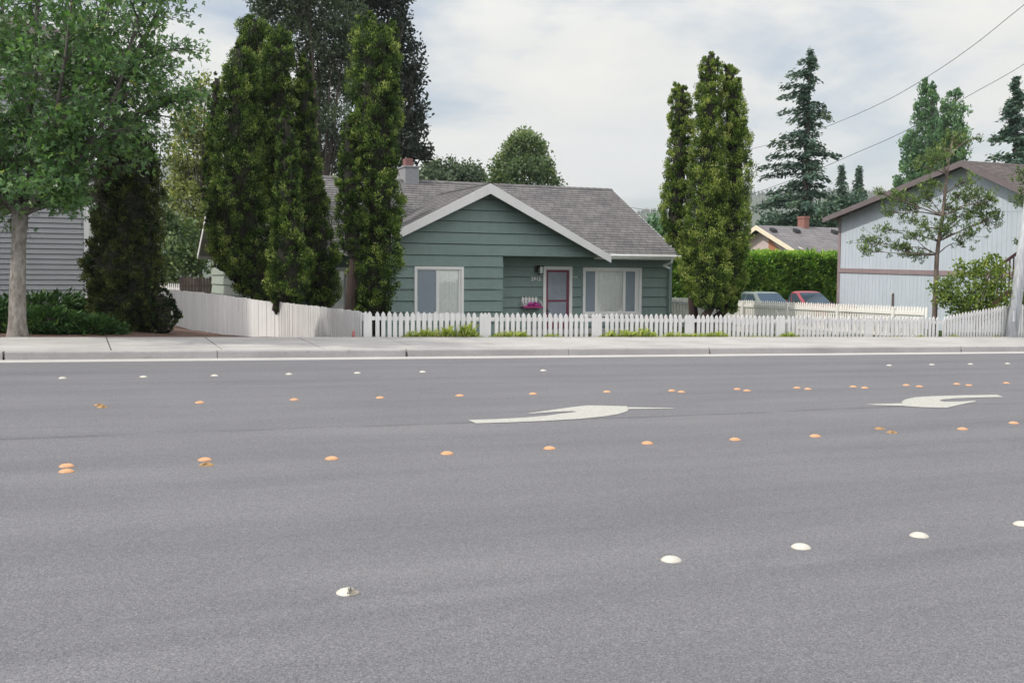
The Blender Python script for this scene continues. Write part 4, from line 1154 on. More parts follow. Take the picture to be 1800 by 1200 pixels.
# ------------------------------------------------------------------ arborvitae columns: left group, second group, right group
GA = 'tall arborvitae columns behind the solid board fence'
D1 = 30.2
gz1 = -.4
def thuja(rows, d, label, group, base, mat='thuja', seed=0, bd=None, **kw):
    b = atd(base[0], base[1], bd or d); b.z = ground_z(b.x, b.y)
    o = thing('arborvitae', b, label, 'tree', group)
    ys = sorted(rows); lowy, a_, b_ = ys[-1]
    m1 = atd((a_ + b_) / 2, lowy - 12, d); my = ys[len(ys) // 2]; m2 = atd((my[1] + my[2]) / 2, my[0], d)
    stem(o, [b - UP * .1, b.lerp(m1, .5) + UP * .1, m1, m2], [.17, .15, .12, .05])
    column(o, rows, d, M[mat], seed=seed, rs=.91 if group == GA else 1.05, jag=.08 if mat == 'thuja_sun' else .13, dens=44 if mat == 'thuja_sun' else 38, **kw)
    return o
thuja([(28, 436, 452), (40, 416, 476), (75, 411, 480), (110, 412, 482), (200, 405, 490), (300, 410, 500), (420, 420, 500), (500, 440, 510)], D1 + 2.4,
      'blunt topped arborvitae rising behind the others in the left clump', GA, (530, 560), seed=1)
thuja([(78, 412, 424), (95, 397, 446), (130, 390, 457), (200, 380, 462), (300, 370, 468), (380, 366, 476), (440, 368, 482), (480, 384, 482), (520, 424, 486), (545, 462, 496)], D1 - .5,
      'bulky arborvitae at the front left of the left clump', GA, (525, 565), seed=2)
thuja([(130, 377, 384), (150, 369, 395), (200, 361, 393), (260, 357, 392), (320, 355, 392), (380, 358, 395), (430, 364, 400), (475, 376, 410)], D1 + .7,
      'slim arborvitae on the outer left edge of the left clump', GA, (515, 562), seed=3, bd=30.8)
thuja([(46, 474, 492), (60, 466, 512), (100, 457, 521), (170, 455, 522), (250, 460, 522), (330, 462, 524), (400, 466, 526), (470, 470, 530), (525, 474, 536), (550, 490, 530)], D1 + .3,
      'tall arborvitae with a twin tip in the middle of the left clump', GA, (535, 568), seed=4)
thuja([(96, 530, 538), (115, 521, 551), (160, 517, 556), (220, 515, 558), (300, 512, 570), (380, 516, 582), (440, 522, 594), (490, 530, 602), (525, 538, 596), (545, 550, 580)], D1 + .6,
      'arborvitae on the right of the left clump, bulging low down', GA, (560, 570), seed=5)
thuja([(190, 501, 509), (215, 490, 520), (260, 486, 525), (330, 482, 530), (400, 476, 536), (460, 470, 545), (510, 474, 548), (535, 476, 505), (556, 482, 490)], D1 - 3.6,
      'shorter arborvitae leaning forward over the board fence', GA, (545, 572), seed=6, bd=27.4)
GB = 'pair of arborvitae at the left end of the green house'
D2 = 28.6
thuja([(18, 645, 652), (36, 629, 664), (60, 624, 690), (100, 621, 700), (170, 619, 697), (240, 617, 696), (300, 622, 699), (350, 628, 706), (400, 634, 706), (450, 630, 704), (500, 622, 694), (530, 622, 688), (552, 628, 680)], D2,
      'tall arborvitae standing against the left end of the green gable', GB, (640, 572), seed=7)
thuja([(34, 684, 692), (46, 676, 699), (80, 668, 702), (140, 662, 702), (220, 660, 700)], D2 + .3, 'second tip growing beside the tall arborvitae by the gable', GB, (665, 572), seed=8, core=True)
thuja([(206, 608, 616), (225, 601, 626), (260, 598, 632), (310, 593, 640), (370, 590, 644), (420, 594, 646), (455, 604, 644)], D2 - .3, 'lower arborvitae with bare red brown trunk, left of the tall one by the gable', GB, (612, 574), seed=9)
GC = 'arborvitae columns at the right end of the green house'
D3 = 33.4
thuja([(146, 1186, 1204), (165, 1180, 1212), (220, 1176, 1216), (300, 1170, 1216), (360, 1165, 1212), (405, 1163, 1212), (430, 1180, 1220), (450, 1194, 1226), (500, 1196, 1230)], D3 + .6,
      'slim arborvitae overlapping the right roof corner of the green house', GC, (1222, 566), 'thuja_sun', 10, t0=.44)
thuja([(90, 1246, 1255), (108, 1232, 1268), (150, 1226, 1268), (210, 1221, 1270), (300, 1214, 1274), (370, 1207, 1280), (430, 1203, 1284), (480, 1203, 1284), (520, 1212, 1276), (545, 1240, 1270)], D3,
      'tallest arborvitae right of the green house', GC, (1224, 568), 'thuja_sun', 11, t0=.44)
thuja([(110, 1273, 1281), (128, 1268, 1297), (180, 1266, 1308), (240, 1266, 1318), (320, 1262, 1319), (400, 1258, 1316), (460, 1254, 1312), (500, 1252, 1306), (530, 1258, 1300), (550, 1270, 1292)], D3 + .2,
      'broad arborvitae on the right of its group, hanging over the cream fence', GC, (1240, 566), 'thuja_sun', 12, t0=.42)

# dark columnar evergreen and its neighbours by the grey house
b = atd(222, 583, 22.3); b.z = ground_z(b.x, b.y)
o = thing('dark_evergreen', b, 'dark columnar evergreen at the right corner of the grey sided house', 'tree')
stem(o, [b - UP * .1, b + UP * 1, b + UP * 3.5], [.12, .1, .04], 'bark_dark')
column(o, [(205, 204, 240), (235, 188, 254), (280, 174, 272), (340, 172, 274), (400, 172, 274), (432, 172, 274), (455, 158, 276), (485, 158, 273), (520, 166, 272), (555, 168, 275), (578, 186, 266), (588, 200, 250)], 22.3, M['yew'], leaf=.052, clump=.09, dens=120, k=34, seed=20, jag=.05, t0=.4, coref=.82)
b = atd(288, 583, 22.0); b.z = ground_z(b.x, b.y)
o = thing('round_bush', b, 'low dark rounded bush between the columnar evergreen and the board fence', 'bush')
stem(o, [b - UP * .1, b + UP * .3, b + UP * .6], [.04, .03, .02], 'bark_dark', 6)
column(o, [(508, 264, 290), (522, 262, 304), (545, 262, 313), (565, 262, 311), (580, 268, 302), (586, 276, 296)], 22.0, M['yew'], leaf=.055, clump=.09, dens=95, k=26, seed=21, jag=.1, t0=.25)
def spread_bush(label, name, px, py, d, rx, ry, rz, mat, n, leaf, seed, cat='bush', group=None):
    q = np.random.default_rng(seed); b = atd(px, py, d); b.z = ground_z(b.x, b.y)
    o = thing(name, b, label, cat, group)
    u = unit(q.normal(size=(n, 3))); u[:, 2] = np.abs(u[:, 2]) * .9 + .03
    C = np.array(b) + u * np.array([rx, ry, rz]) * q.uniform(.72, 1.08, n)[:, None]
    O = unit(u * np.array([1, 1, .4]))
    V, T = clump_leaves(C, O, np.full(n, .11) * q.uniform(.6, 1.4, n), 14, leaf, up=.25, out=1.3, rnd=.4, asp=.28, t0=.42)
    np_mesh('foliage', V, 4, M[mat], o, T)
    mb = MB()
    for j in range(6):
        w = TAU * j / 6; mb.tube([b - UP * .05, b + Vector((math.cos(w) * rx * .5, math.sin(w) * ry * .5, rz * .5)), b + Vector((math.cos(w) * rx * .85, math.sin(w) * ry * .85, rz * .6))], [.03, .02, .01], 5)
    mb.build('branch', M['bark_dark'], o)
    mb = MB(); rows_ = []
    for j in range(6):
        a = j / 5 * math.pi / 2; rows_.append([tuple(b + Vector((math.cos(a) * rx * .72 * math.cos(TAU * i / 16), math.cos(a) * ry * .72 * math.sin(TAU * i / 16), math.sin(a) * rz * .7))) for i in range(17)])
    mb.grid(rows_); mb.build('inner_twigs', M['core'], o)
GJ = 'spreading junipers below the grey house'
spread_bush('spreading juniper behind the street tree trunk at the left edge', 'juniper', -10, 580, 21.0, 1.0, .75, .62, 'juniper', 330, .13, 31, group=GJ)
spread_bush('spreading juniper just right of the street tree trunk, along the pavement', 'juniper', 85, 585, 20.9, .85, .6, .48, 'juniper', 300, .13, 32, group=GJ)
spread_bush('low juniper at the foot of the dark columnar evergreen', 'juniper', 158, 588, 21.1, .68, .55, .34, 'juniper', 240, .12, 33, group=GJ)
spread_bush('taller juniper close under the grey siding', 'juniper', 70, 560, 22.8, 1.7, .8, .72, 'juniper', 480, .13, 34, group=GJ)

# ------------------------------------------------------------------ street tree
b = onY(31, 591, YB + .30); b.z = ground_z(b.x, b.y)
tr = thing('street_tree', b, 'leafy street tree with pale grey trunk beside the pavement at far left', 'tree')
Dm = (b - EYE).dot(FWD)
fk = atd(34, 372, Dm)
mb = MB(); mb.tube([b - UP * .15, b + UP * .05, b + UP * .25, atd(31, 500, Dm), atd(33, 430, Dm), atd(35, 385, Dm), atd(35, 360, Dm)], [.25, .20, .165, .145, .13, .15, .12], 14)
limbs = [[(36, 378, 0), (28, 300, -.2), (60, 150, -.3), (66, 20, -.3), (72, -70, -.3)], [(38, 378, 0), (80, 280, .2), (130, 150, .4), (165, 70, .5), (205, -20, .6)],
         [(40, 376, 0), (100, 290, -.2), (150, 215, -.4), (215, 150, -.5), (270, 80, -.6)], [(34, 376, 0), (55, 300, .4), (45, 180, .6), (10, 60, .8), (0, -50, .9)],
         [(30, 376, 0), (0, 330, .1), (-60, 250, .2), (-120, 120, .2)], [(42, 372, 0), (110, 320, .3), (185, 255, .6), (245, 205, .8), (285, 185, .8)],
         [(36, 376, 0), (70, 330, -.6), (90, 240, -1.0), (115, 100, -1.3), (130, -40, -1.5)], [(30, 376, 0), (-20, 300, -.4), (-40, 150, -.8), (-50, 0, -1)],
         [(36, 374, 0), (60, 300, .8), (100, 200, .8), (150, 60, 1.0)], [(40, 374, 0), (120, 300, -.5), (190, 200, -.9), (235, 60, -1.1), (262, -30, -1.2)],
         [(38, 376, 0), (90, 340, .1), (130, 322, .2)], [(34, 376, 0), (10, 350, -.3), (-20, 335, -.4)],
         [(45, 374, 0), (85, 352, -.3), (115, 325, -.4)], [(28, 374, 0), (0, 345, .3), (-18, 300, .4)], [(38, 372, 0), (80, 325, -.8), (75, 270, -1.1)], [(40, 372, 0), (125, 345, .5), (160, 300, .7)],
         [(60, 300, 0), (160, 180, .6), (240, 90, .8), (282, 10, .9), (305, -50, .9)]]
lp_, ld_ = [], []
def bez(pts, t):
    k = len(pts) - 1; f = min(t * k, k - 1e-6); i = int(f); u = f - i
    p0, p1, p2, p3 = pts[max(i - 1, 0)], pts[i], pts[i + 1], pts[min(i + 2, k)]
    return .5 * ((2 * p1) + (p2 - p0) * u + (2 * p0 - 5 * p1 + 4 * p2 - p3) * u * u + (3 * p1 - p0 - 3 * p2 + p3) * u ** 3)
q = random.Random(12)
br = MB()
for li, L in enumerate(limbs):
    pts = [atd(x, y, Dm + dd) for x, y, dd in L]
    path = [bez(pts, t / 14) for t in range(15)]
    r0 = .085 if li < 4 else .065
    br.tube(path, [r0 * (1 - .85 * t / 14) + .004 for t in range(15)], 8)
    short = li in (10, 11, 12, 13, 14, 15)
    for s in range(9 if short else 22):
        t = q.uniform(.26 if not short else .2, 1.0); p = bez(pts, t); dr = (bez(pts, min(t + .05, 1)) - bez(pts, t - .05)).normalized()
        sd = (dr + Vector((q.gauss(0, .75), q.gauss(0, .75), q.gauss(.05, .5)))).normalized()
        Ls = q.uniform(.6, 1.5) * (1.1 - .45 * t) * (.6 if short else 1)
        e = p + sd * Ls - UP * .12 * Ls
        br.tube([p, p.lerp(e, .5) + UP * .06, e], [.018, .012, .005], 5)
        for tw in range(6):
            u = q.uniform(.25, 1.0); p2 = p.lerp(e, u); d2 = (sd + Vector((q.gauss(0, .8), q.gauss(0, .8), q.gauss(-.1, .5)))).normalized(); e2 = p2 + d2 * q.uniform(.3, .62)
            br.tube([p2, e2], [.006, .003], 4, caps=False)
            for lf in range(13):
                f = q.uniform(.15, 1.08); lp_.append(p2.lerp(e2, f) + Vector((q.gauss(0, .11), q.gauss(0, .11), q.gauss(-.03, .09)))); ld_.append(d2 + Vector((q.gauss(0, .6), q.gauss(0, .6), q.gauss(-.5, .5))))
tk = mb.build('trunk', M['bark_grey'], tr, smooth=True)
br.build('branches', M['bark_limb'], tr, smooth=True)
LP = np.array(lp_); LD = np.array(ld_)
rel = LP - np.array(EYE); Rn = np.array(R3); cc = rel @ Rn
# the crown is high-skirted on the street side away from the trunk, and thins out towards its right flank
sx_, sy_ = 900 + F * cc[:, 0] / -cc[:, 2], 600 - F * cc[:, 1] / -cc[:, 2]
keep = (LP[:, 2] > 2.25) & ~((sx_ > 150 + rng.normal(0, 8, len(LP))) & (sy_ > 300 + rng.normal(0, 12, len(LP)))) & (sx_ < 375) & (rng.uniform(0, 1, len(LP)) > np.clip((sx_ - 150) / 450, 0, .38))
LP, LD = LP[keep], LD[keep]
def star_leaves(C, A, size):
    """five-lobed leaf: three folded quads fanned from the stalk"""
    n = len(C); A = unit(A); B = unit(np.cross(A, rng.normal(size=(n, 3)))); s = (size * rng.uniform(.7, 1.25, n))[:, None]
    out = []
    for ang, ln, wd in ((0, 1, .42), (.95, .8, .36), (-.95, .8, .36)):
        a = A * math.cos(ang) + B * math.sin(ang); bb = -A * math.sin(ang) + B * math.cos(ang)
        V = np.empty((n, 4, 3)); V[:, 0] = C; V[:, 1] = C + a * s * ln * .5 + bb * s * wd * .5; V[:, 2] = C + a * s * ln; V[:, 3] = C + a * s * ln * .5 - bb * s * wd * .5
        out.append(V)
    return np.stack(out, 1).reshape(-1, 3)
T = np.clip(rng.normal(.45, .2, len(LP)), 0, 1)
np_mesh('crown', star_leaves(LP, LD, .106), 4, M['maple'], tr, np.repeat(T, 3))

# ------------------------------------------------------------------ blob-built trees in the background
def blob_tree(label, name, blobs, d, mat, leaf, base, trunk_r, dens=1.0, group=None, t0=.42, dd=1.0, seed=0, cat='tree', bark='bark_dark', k=10, asp=.6, crownname='crown', up=.3):
    q = np.random.default_rng(seed); b = atd(base[0], base[1], d); b.z = ground_z(b.x, b.y)
    o = thing(name, b, label, cat, group)
    Vs, Ts = [], []
    mb = MB(); cen0 = None
    for j, (px, py, pr) in enumerate(blobs):
        r = pr / F * d; c = atd(px, py, d + q.uniform(-1, 1) * dd * r)
        n = max(6, int(dens * 26 * (r / leaf) ** 2 / k * 2.4))
        u = unit(q.normal(size=(n, 3))); rr = r * q.uniform(.35, 1.08, n) ** .6
        C = np.array(c) + u * (rr * np.array([1]))[:, None] * np.array([1, 1, .88])
        V, T = clump_leaves(C, u, np.full(n, leaf * 2.0) * q.uniform(.6, 1.4, n), k, leaf, up=up, out=.6, rnd=.8, asp=asp, t0=t0 + q.normal(0, .07))
        Vs.append(V); Ts.append(T)
        a = b + UP * max(.3, (c.z - b.z) * .45); a.x = b.x + (c.x - b.x) * .15; a.y = b.y + (c.y - b.y) * .15
        mb.tube([a, a.lerp(c, .55) + UP * .1 * r, c], [trunk_r * .45, trunk_r * .25, trunk_r * .08], 6)
    top = max(blobs, key=lambda s: -s[1]); tp = atd(top[0], top[1], d)
    stem(o, [b - UP * .2, b.lerp(tp, .35), b.lerp(tp, .7), tp], [trunk_r, trunk_r * .8, trunk_r * .45, trunk_r * .1], bark)
    mb.build('limbs', M[bark], o)
    np_mesh(crownname, np.concatenate(Vs), 4, M[mat], o, np.concatenate(Ts))
    return o
blob_tree('huge dark broad tree towering behind the left end of the green house', 'dark_tree',
          [(660, 30, 55), (700, 60, 28), (690, -20, 40), (690, 110, 45), (715, 150, 28), (700, 190, 45), (725, 215, 24), (690, 250, 45), (730, 262, 24), (745, 268, 15), (650, 150, 50), (640, 80, 50), (620, -30, 60),
           (655, 230, 45), (640, 280, 35), (735, 110, 12), (730, 85, 12), (712, 28, 12), (742, 200, 10), (738, 235, 12), (720, 287, 12), (738, 140, 9)], 62, 'darktree', .24, (650, 560), .35, 0.75, t0=.35, seed=41)
blob_tree('grey green pine with a pale trunk showing, behind the arborvitae at left', 'tall_pine',
          [(500, 10, 50), (555, 20, 55), (470, 15, 25), (460, -30, 40), (540, -40, 60), (520, 60, 40), (585, 70, 40), (560, 110, 42), (600, 120, 35), (580, 160, 40), (545, 170, 35), (595, 215, 40), (570, 250, 40), (600, 280, 35), (455, 12, 12), (610, 40, 40)], 50, 'greypine', .19, (567, 560), .20, .8, t0=.42, seed=42, bark='bark_dark', asp=.4)
blob_tree('low rounded tree on the skyline between chimney and conifer', 'distant_tree',
          [(765, 300, 20), (790, 300, 22), (815, 305, 20), (838, 312, 16), (750, 312, 15), (850, 322, 14), (800, 318, 26), (836, 295, 7), (770, 322, 26)], 90, 'greypine', .32, (795, 500), .3, 1.1, t0=.5, seed=43)
b_ = [(918, 250, 22), (905, 275, 28), (935, 275, 28), (890, 298, 26), (950, 298, 24), (920, 305, 36), (880, 318, 18), (965, 316, 14), (920, 234, 10), (938, 250, 14), (975, 322, 8), (900, 255, 14), (868, 312, 9), (868, 295, 6), (985, 325, 5)]
blob_tree('pyramid shaped pine standing behind the roof ridge', 'ridge_pine', b_, 78, 'midtree', .25, (922, 520), .35, 1.0, t0=.42, seed=44)
blob_tree('pale yellow green tree seen in the gap left of the arborvitae', 'yellow_tree',
          [(338, 215, 34), (330, 270, 38), (312, 330, 20), (304, 360, 16), (345, 160, 18), (350, 320, 40), (330, 345, 34), (352, 390, 34), (335, 425, 22), (322, 225, 16), (362, 140, 10), (305, 280, 10), (318, 310, 16), (368, 250, 30), (360, 440, 20)], 48, 'yellowtree', .17, (350, 520), .10, .60, t0=.5, seed=45)
blob_tree('dark green shrubby tree at the foot of the yellow green tree', 'small_tree',
          [(292, 400, 26), (318, 415, 30), (300, 445, 28), (335, 455, 24), (285, 470, 24), (312, 478, 24), (350, 470, 18), (282, 350, 12), (290, 375, 14)], 44, 'midtree', .17, (305, 520), .06, .85, t0=.3, seed=46)
blob_tree('leafy tree in the shade between the columnar evergreen and the yellow tree', 'small_tree',
          [(284, 245, 16), (290, 285, 14), (280, 312, 14), (276, 345, 14)], 31, 'midtree', .10, (262, 560), .05, .35, t0=.3, seed=47)
# poplars
def poplar(label, rows, d, seed, base):
    b = atd(base[0], base[1], d); b.z = ground_z(b.x, b.y)
    o = thing('poplar', b, label, 'tree', 'columnar poplars behind the blue building')
    m1 = atd((rows[0][1] + rows[0][2]) / 2, rows[0][0] + 10, d)
    stem(o, [b, b.lerp(m1, .4), m1], [.3, .2, .04], 'bark_dark')
    column(o, rows, d, M['poplar'], leaf=.26, clump=.45, dens=3.6, k=34, jag=.3, seed=seed, core=False, t0=.48)
poplar('tallest of the columnar poplars above the blue roof', [(140, 1625, 1632), (160, 1614, 1640), (200, 1607, 1642), (250, 1606, 1642), (320, 1604, 1645), (420, 1608, 1642)], 85, 51, (1625, 520))
poplar('slender poplar tip pressed against the tallest one', [(143, 1637, 1641), (165, 1634, 1648), (200, 1632, 1650), (270, 1626, 1654), (350, 1624, 1655)], 84, 52, (1640, 520))
poplar('poplar on the right of its group, blunt topped', [(158, 1676, 1684), (175, 1664, 1694), (220, 1658, 1697), (280, 1655, 1698), (360, 1655, 1700)], 85, 53, (1678, 520))
poplar('low side poplar at the left edge of the group', [(225, 1598, 1604), (245, 1590, 1620), (290, 1584, 1628), (340, 1580, 1632), (420, 1580, 1632)], 86, 54, (1605, 520))
poplar('thin poplar in the gap of the group', [(178, 1655, 1660), (200, 1650, 1664), (260, 1646, 1670), (340, 1646, 1670)], 88, 55, (1658, 520))

# conifers with drooping whorls
def conifer(label, d, top, base, prof, nb, mat, leaf, seed, group=None, droop=.35, name='spruce', dens=1.0, irregular=.4, arms=()):
    """prof: list of (y_px, half width px left, right)"""
    q = np.random.default_rng(seed); b = atd(base[0], base[1], d); b.z = ground_z(b.x, b.y); tp = atd(top[0], top[1], d)
    o = thing(name, b, label, 'tree', group)
    H_ = tp.z - b.z
    stem(o, [b, b.lerp(tp, .4), b.lerp(tp, .8), tp], [H_ * .022, H_ * .015, H_ * .006, .015], 'bark_dark', 7)
    ys_ = np.array([p[0] for p in prof]); wl = np.array([p[1] for p in prof]); wr = np.array([p[2] for p in prof])
    right = np.array(R3 @ Vector((1, 0, 0))); fw_ = np.array([FWD.x, FWD.y, 0]); fw_ /= np.linalg.norm(fw_); right[2] = 0; right /= np.linalg.norm(right)
    mb = MB(); Cs, As, Ts = [], [], []
    for j in range(nb + len(arms)):
        y = ys_[0] + (ys_[-1] - ys_[0]) * ((j + q.uniform(0, 1)) / nb) ** .85
        az = q.uniform(0, TAU); c_, s_ = math.cos(az), math.sin(az)
        w = np.interp(y, ys_, wr if c_ > 0 else wl) / F * d
        wm = .5 * (np.interp(y, ys_, wr) + np.interp(y, ys_, wl)) / F * d
        Lb = (abs(c_) * w + (1 - abs(c_)) * wm) * q.uniform(1 - irregular, 1.06)
        sag = droop
        if j >= nb:                                        # single long limbs that break the outline
            xt, yt = arms[j - nb]; y = yt - 6
            xc = np.interp(y, [top[1], base[1]], [top[0], base[0]]); c_ = 1 if xt > xc else -1; s_ = q.uniform(-.5, .5); Lb = abs(xt - xc) / F * d; sag = .18 + 8 / F * d / max(Lb, .3) * .5
        px = np.interp(y, [top[1], base[1]], [top[0], base[0]]); p0 = np.array(atd(px, y, d))
        dirv = right * c_ + fw_ * s_
        m_ = max(4, int(Lb / leaf * 2.2))
        tb = q.normal(.42, .12)
        for i in range(m_ + 1):
            u = (i + q.uniform(0, 1)) / (m_ + 1)
            z = -sag * Lb * u * u + .18 * Lb * u
            pt = p0 + dirv * Lb * u + np.array([0, 0, z])
            kk = max(3, int(7 * dens * (1.1 - .35 * u) * (.75 if j >= nb else 1)))
            side = np.cross(dirv, [0, 0, 1])
            off = q.normal(size=(kk, 3)) * leaf * .35 + side * (q.uniform(-1, 1, (kk, 1)) * Lb * (.09 if j >= nb else .20) * (1 - u * .6)) + np.array([0, 0, -1]) * q.uniform(0, .55, (kk, 1)) * leaf
            Cs.append(pt + off); As.append(dirv * .8 + side * q.uniform(-1, 1, (kk, 1)) + np.array([0, 0, -.35]) + q.normal(size=(kk, 3)) * .3); Ts.append(np.clip(q.normal(tb, .16, kk) + .18 * (u - .5), 0, 1))
        e = Vector(p0 + dirv * Lb * .9 + np.array([0, 0, -droop * Lb * .81 + .162 * Lb])); pm = Vector(p0 + dirv * Lb * .5 + np.array([0, 0, -droop * Lb * .25 + .09 * Lb]))
        mb.tube([Vector(p0), pm, e], [.012 * d / 20, .008 * d / 20, .004 * d / 20], 4, caps=False)
    Cs = np.concatenate(Cs); As = np.concatenate(As); Ts = np.concatenate(Ts)
    mb.build('branches', M['bark_dark'], o)
    np_mesh('crown', leaf_quads(Cs, As, leaf, .36), 4, M[mat], o, Ts)
conifer('tall ragged spruce standing alone between arborvitae and blue building', 68, (1424, 84), (1410, 520),
        [(84, 1, 1), (100, 6, 8), (118, 8, 9), (135, 12, 11), (150, 12, 10), (165, 22, 14), (180, 24, 16), (200, 22, 24), (215, 22, 22), (235, 30, 22), (260, 38, 26), (280, 42, 28), (300, 48, 30), (330, 60, 36), (360, 74, 44), (400, 74, 60), (450, 78, 60)], 58, 'spruce', .30, 61, droop=.30, dens=2.3, irregular=.5,
        arms=[(1402, 111), (1436, 106), (1437, 122), (1440, 140), (1389, 131), (1393, 138), (1367, 159), (1385, 168), (1362, 178), (1374, 199), (1455, 187), (1467, 210), (1460, 200), (1447, 222), (1441, 240), (1386, 216), (1370, 245), (1354, 253), (1452, 260),
              (1476, 277), (1462, 272), (1347, 280), (1336, 296), (1345, 311), (1449, 330), (1352, 340), (1340, 360), (1470, 347), (1325, 368), (1455, 318), (1368, 262), (1440, 268), (1360, 300), (1448, 300)])
conifer('spruce at the right edge, rising behind the blue building roof', 62, (1786, 134), (1790, 520),
        [(134, 1, 1), (160, 10, 10), (190, 24, 20), (220, 36, 30), (250, 52, 46), (280, 64, 60), (330, 70, 70), (420, 80, 80)], 95, 'spruce', .31, 62, droop=.2, dens=2.1, irregular=.55)
GS = 'small far spruces left of the blue roof'
conifer('small far spruce, the left one of two beside the blue gable', 130, (1479, 290), (1479, 480), [(290, 1, 1), (310, 6, 6), (330, 13, 14), (355, 20, 20), (400, 26, 26)], 60, 'spruce', .5, 63, GS, droop=.2)
conifer('small far spruce, the right one of two beside the blue gable', 130, (1511, 292), (1511, 480), [(292, 1, 1), (312, 6, 6), (330, 11, 12), (355, 15, 15), (400, 20, 20)], 60, 'spruce', .5, 64, GS, droop=.15)
blob_tree('dark conifer foliage filling the space behind the far house', 'background_tree', [(1450, 375, 24), (1470, 362, 14), (1462, 392, 24), (1350, 388, 14), (1368, 392, 16), (1340, 402, 12), (1400, 400, 26), (1430, 400, 30), (1490, 360, 16), (1505, 350, 10)], 75, 'spruce', .30, (1430, 500), .3, 1.0, t0=.42, seed=65)
blob_tree('pale green tree just showing past the right roof slope of the green house', 'distant_tree', [(1152, 392, 12), (1165, 400, 14), (1146, 400, 12), (1172, 412, 14)], 95, 'poplar', .45, (1160, 480), .25, .9, t0=.5, seed=66)

# laurel hedge
hx0, hx1, hy, hz = 20.8, 33.6, 37.3, 2.46
hb = thing('laurel_hedge', ((hx0 + hx1) / 2, hy + .5, -.5), 'thick bright green laurel hedge behind the two parked cars', 'hedge')
n = 7500; u = rng.uniform(0, 1, (n, 3))
face = rng.uniform(0, 1, n); Cc = np.empty((n, 3)); O = np.zeros((n, 3))
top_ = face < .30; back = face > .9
Cc[:, 0] = hx0 + u[:, 0] * (hx1 - hx0); Cc[:, 2] = -.5 + u[:, 2] * (hz + .5); Cc[:, 1] = hy + rng.normal(0, .1, n) + .12 * np.sin(Cc[:, 0] * 2.3 + Cc[:, 2] * 1.7); O[:, 1] = -1
Cc[top_, 1] = hy + u[top_, 1] * 1.5; Cc[top_, 2] = hz + rng.normal(-.04, .06, top_.sum()) + .07 * np.sin(Cc[top_, 0] * 3.1) + .05 * np.sin(Cc[top_, 0] * 7.3); O[top_] = (0, -.3, 1)
Cc[back, 1] = hy + 1.5; O[back] = (0, 1, 0)
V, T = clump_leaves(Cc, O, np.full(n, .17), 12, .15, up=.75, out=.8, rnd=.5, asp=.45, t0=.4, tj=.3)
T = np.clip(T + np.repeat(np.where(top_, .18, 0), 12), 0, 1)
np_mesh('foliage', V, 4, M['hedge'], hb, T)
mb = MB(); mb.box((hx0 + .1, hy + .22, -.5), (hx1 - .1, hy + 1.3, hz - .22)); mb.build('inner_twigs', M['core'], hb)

# shrub behind the sloping fence, small pine and a neighbour at the edge
blob_tree('bushy green shrub leaning over the picket fence beside the leaning pole', 'shrub', [(1690, 512, 36), (1738, 488, 34), (1666, 524, 20), (1715, 532, 32), (1758, 515, 24), (1745, 458, 15), (1656, 502, 12), (1692, 478, 13), (1715, 475, 18), (1684, 545, 18), (1765, 470, 12), (1730, 548, 22), (1688, 467, 6), (1642, 506, 6), (1768, 545, 18)], 30.3, 'shrub', .10, (1712, 585), .05, .42, t0=.5, dd=.8, seed=71, cat='bush', crownname='foliage', bark='bark_pine')
def tufted(label, name, trunk, tufts, d, mat, leaf, seed, r0, dens=1.0, bark='bark_pine'):
    q = np.random.default_rng(seed)
    b = atd(*trunk[0], d); b.z = ground_z(b.x, b.y)
    o = thing(name, b, label, 'tree'); tp = [atd(x, y, d) for x, y in trunk]; tp[0] = b - UP * .1
    path = [bez(tp, t / 16) for t in range(17)]
    stem(o, path, [r0 * (1 - .8 * t / 16) for t in range(17)], bark)
    mb = MB(); Vs, Ts = [], []
    for (px, py, rx, ry, ay) in tufts:
        dd = q.uniform(-.9, .9) * min(1, rx / 30); c = np.array(atd(px, py, d + dd)); sx, sz = rx / F * d, ry / F * d
        a = min(path, key=lambda p: abs(p.z - atd(px, ay, d).z)); cv = Vector(c)
        mid = a.lerp(cv, .5) + Vector((0, 0, q.uniform(-.1, .15)))
        mb.tube([bez([a, mid, cv], t / 6) for t in range(7)], [r0 * .25 * (1 - .13 * t) for t in range(7)], 6)
        n = max(8, int(dens * 46 * sx * sz / (leaf * leaf) / 12))
        rgt = np.array([R3[0][0], R3[1][0], 0]); fw_ = np.array([FWD.x, FWD.y, 0])
        g = q.normal(size=(n, 3)) * .58
        C = c + rgt * (g[:, :1] * sx) + fw_ * (g[:, 1:2] * sx * .8) + np.array([0, 0, 1]) * (g[:, 2:] * sz)
        for jj in range(0, n, 3): mb.tube([cv.lerp(a, q.uniform(0, .35)), Vector(C[jj])], [.010, .004], 4, caps=False)
        V, T = clump_leaves(C, unit(C - c), np.full(n, leaf * .9), 11, leaf, up=.9, out=.5, rnd=.6, asp=.28, t0=.45 + q.normal(0, .1)); Vs.append(V); Ts.append(T)
    mb.build('branches', M[bark], o); np_mesh('crown', np.concatenate(Vs), 4, M[mat], o, np.concatenate(Ts))
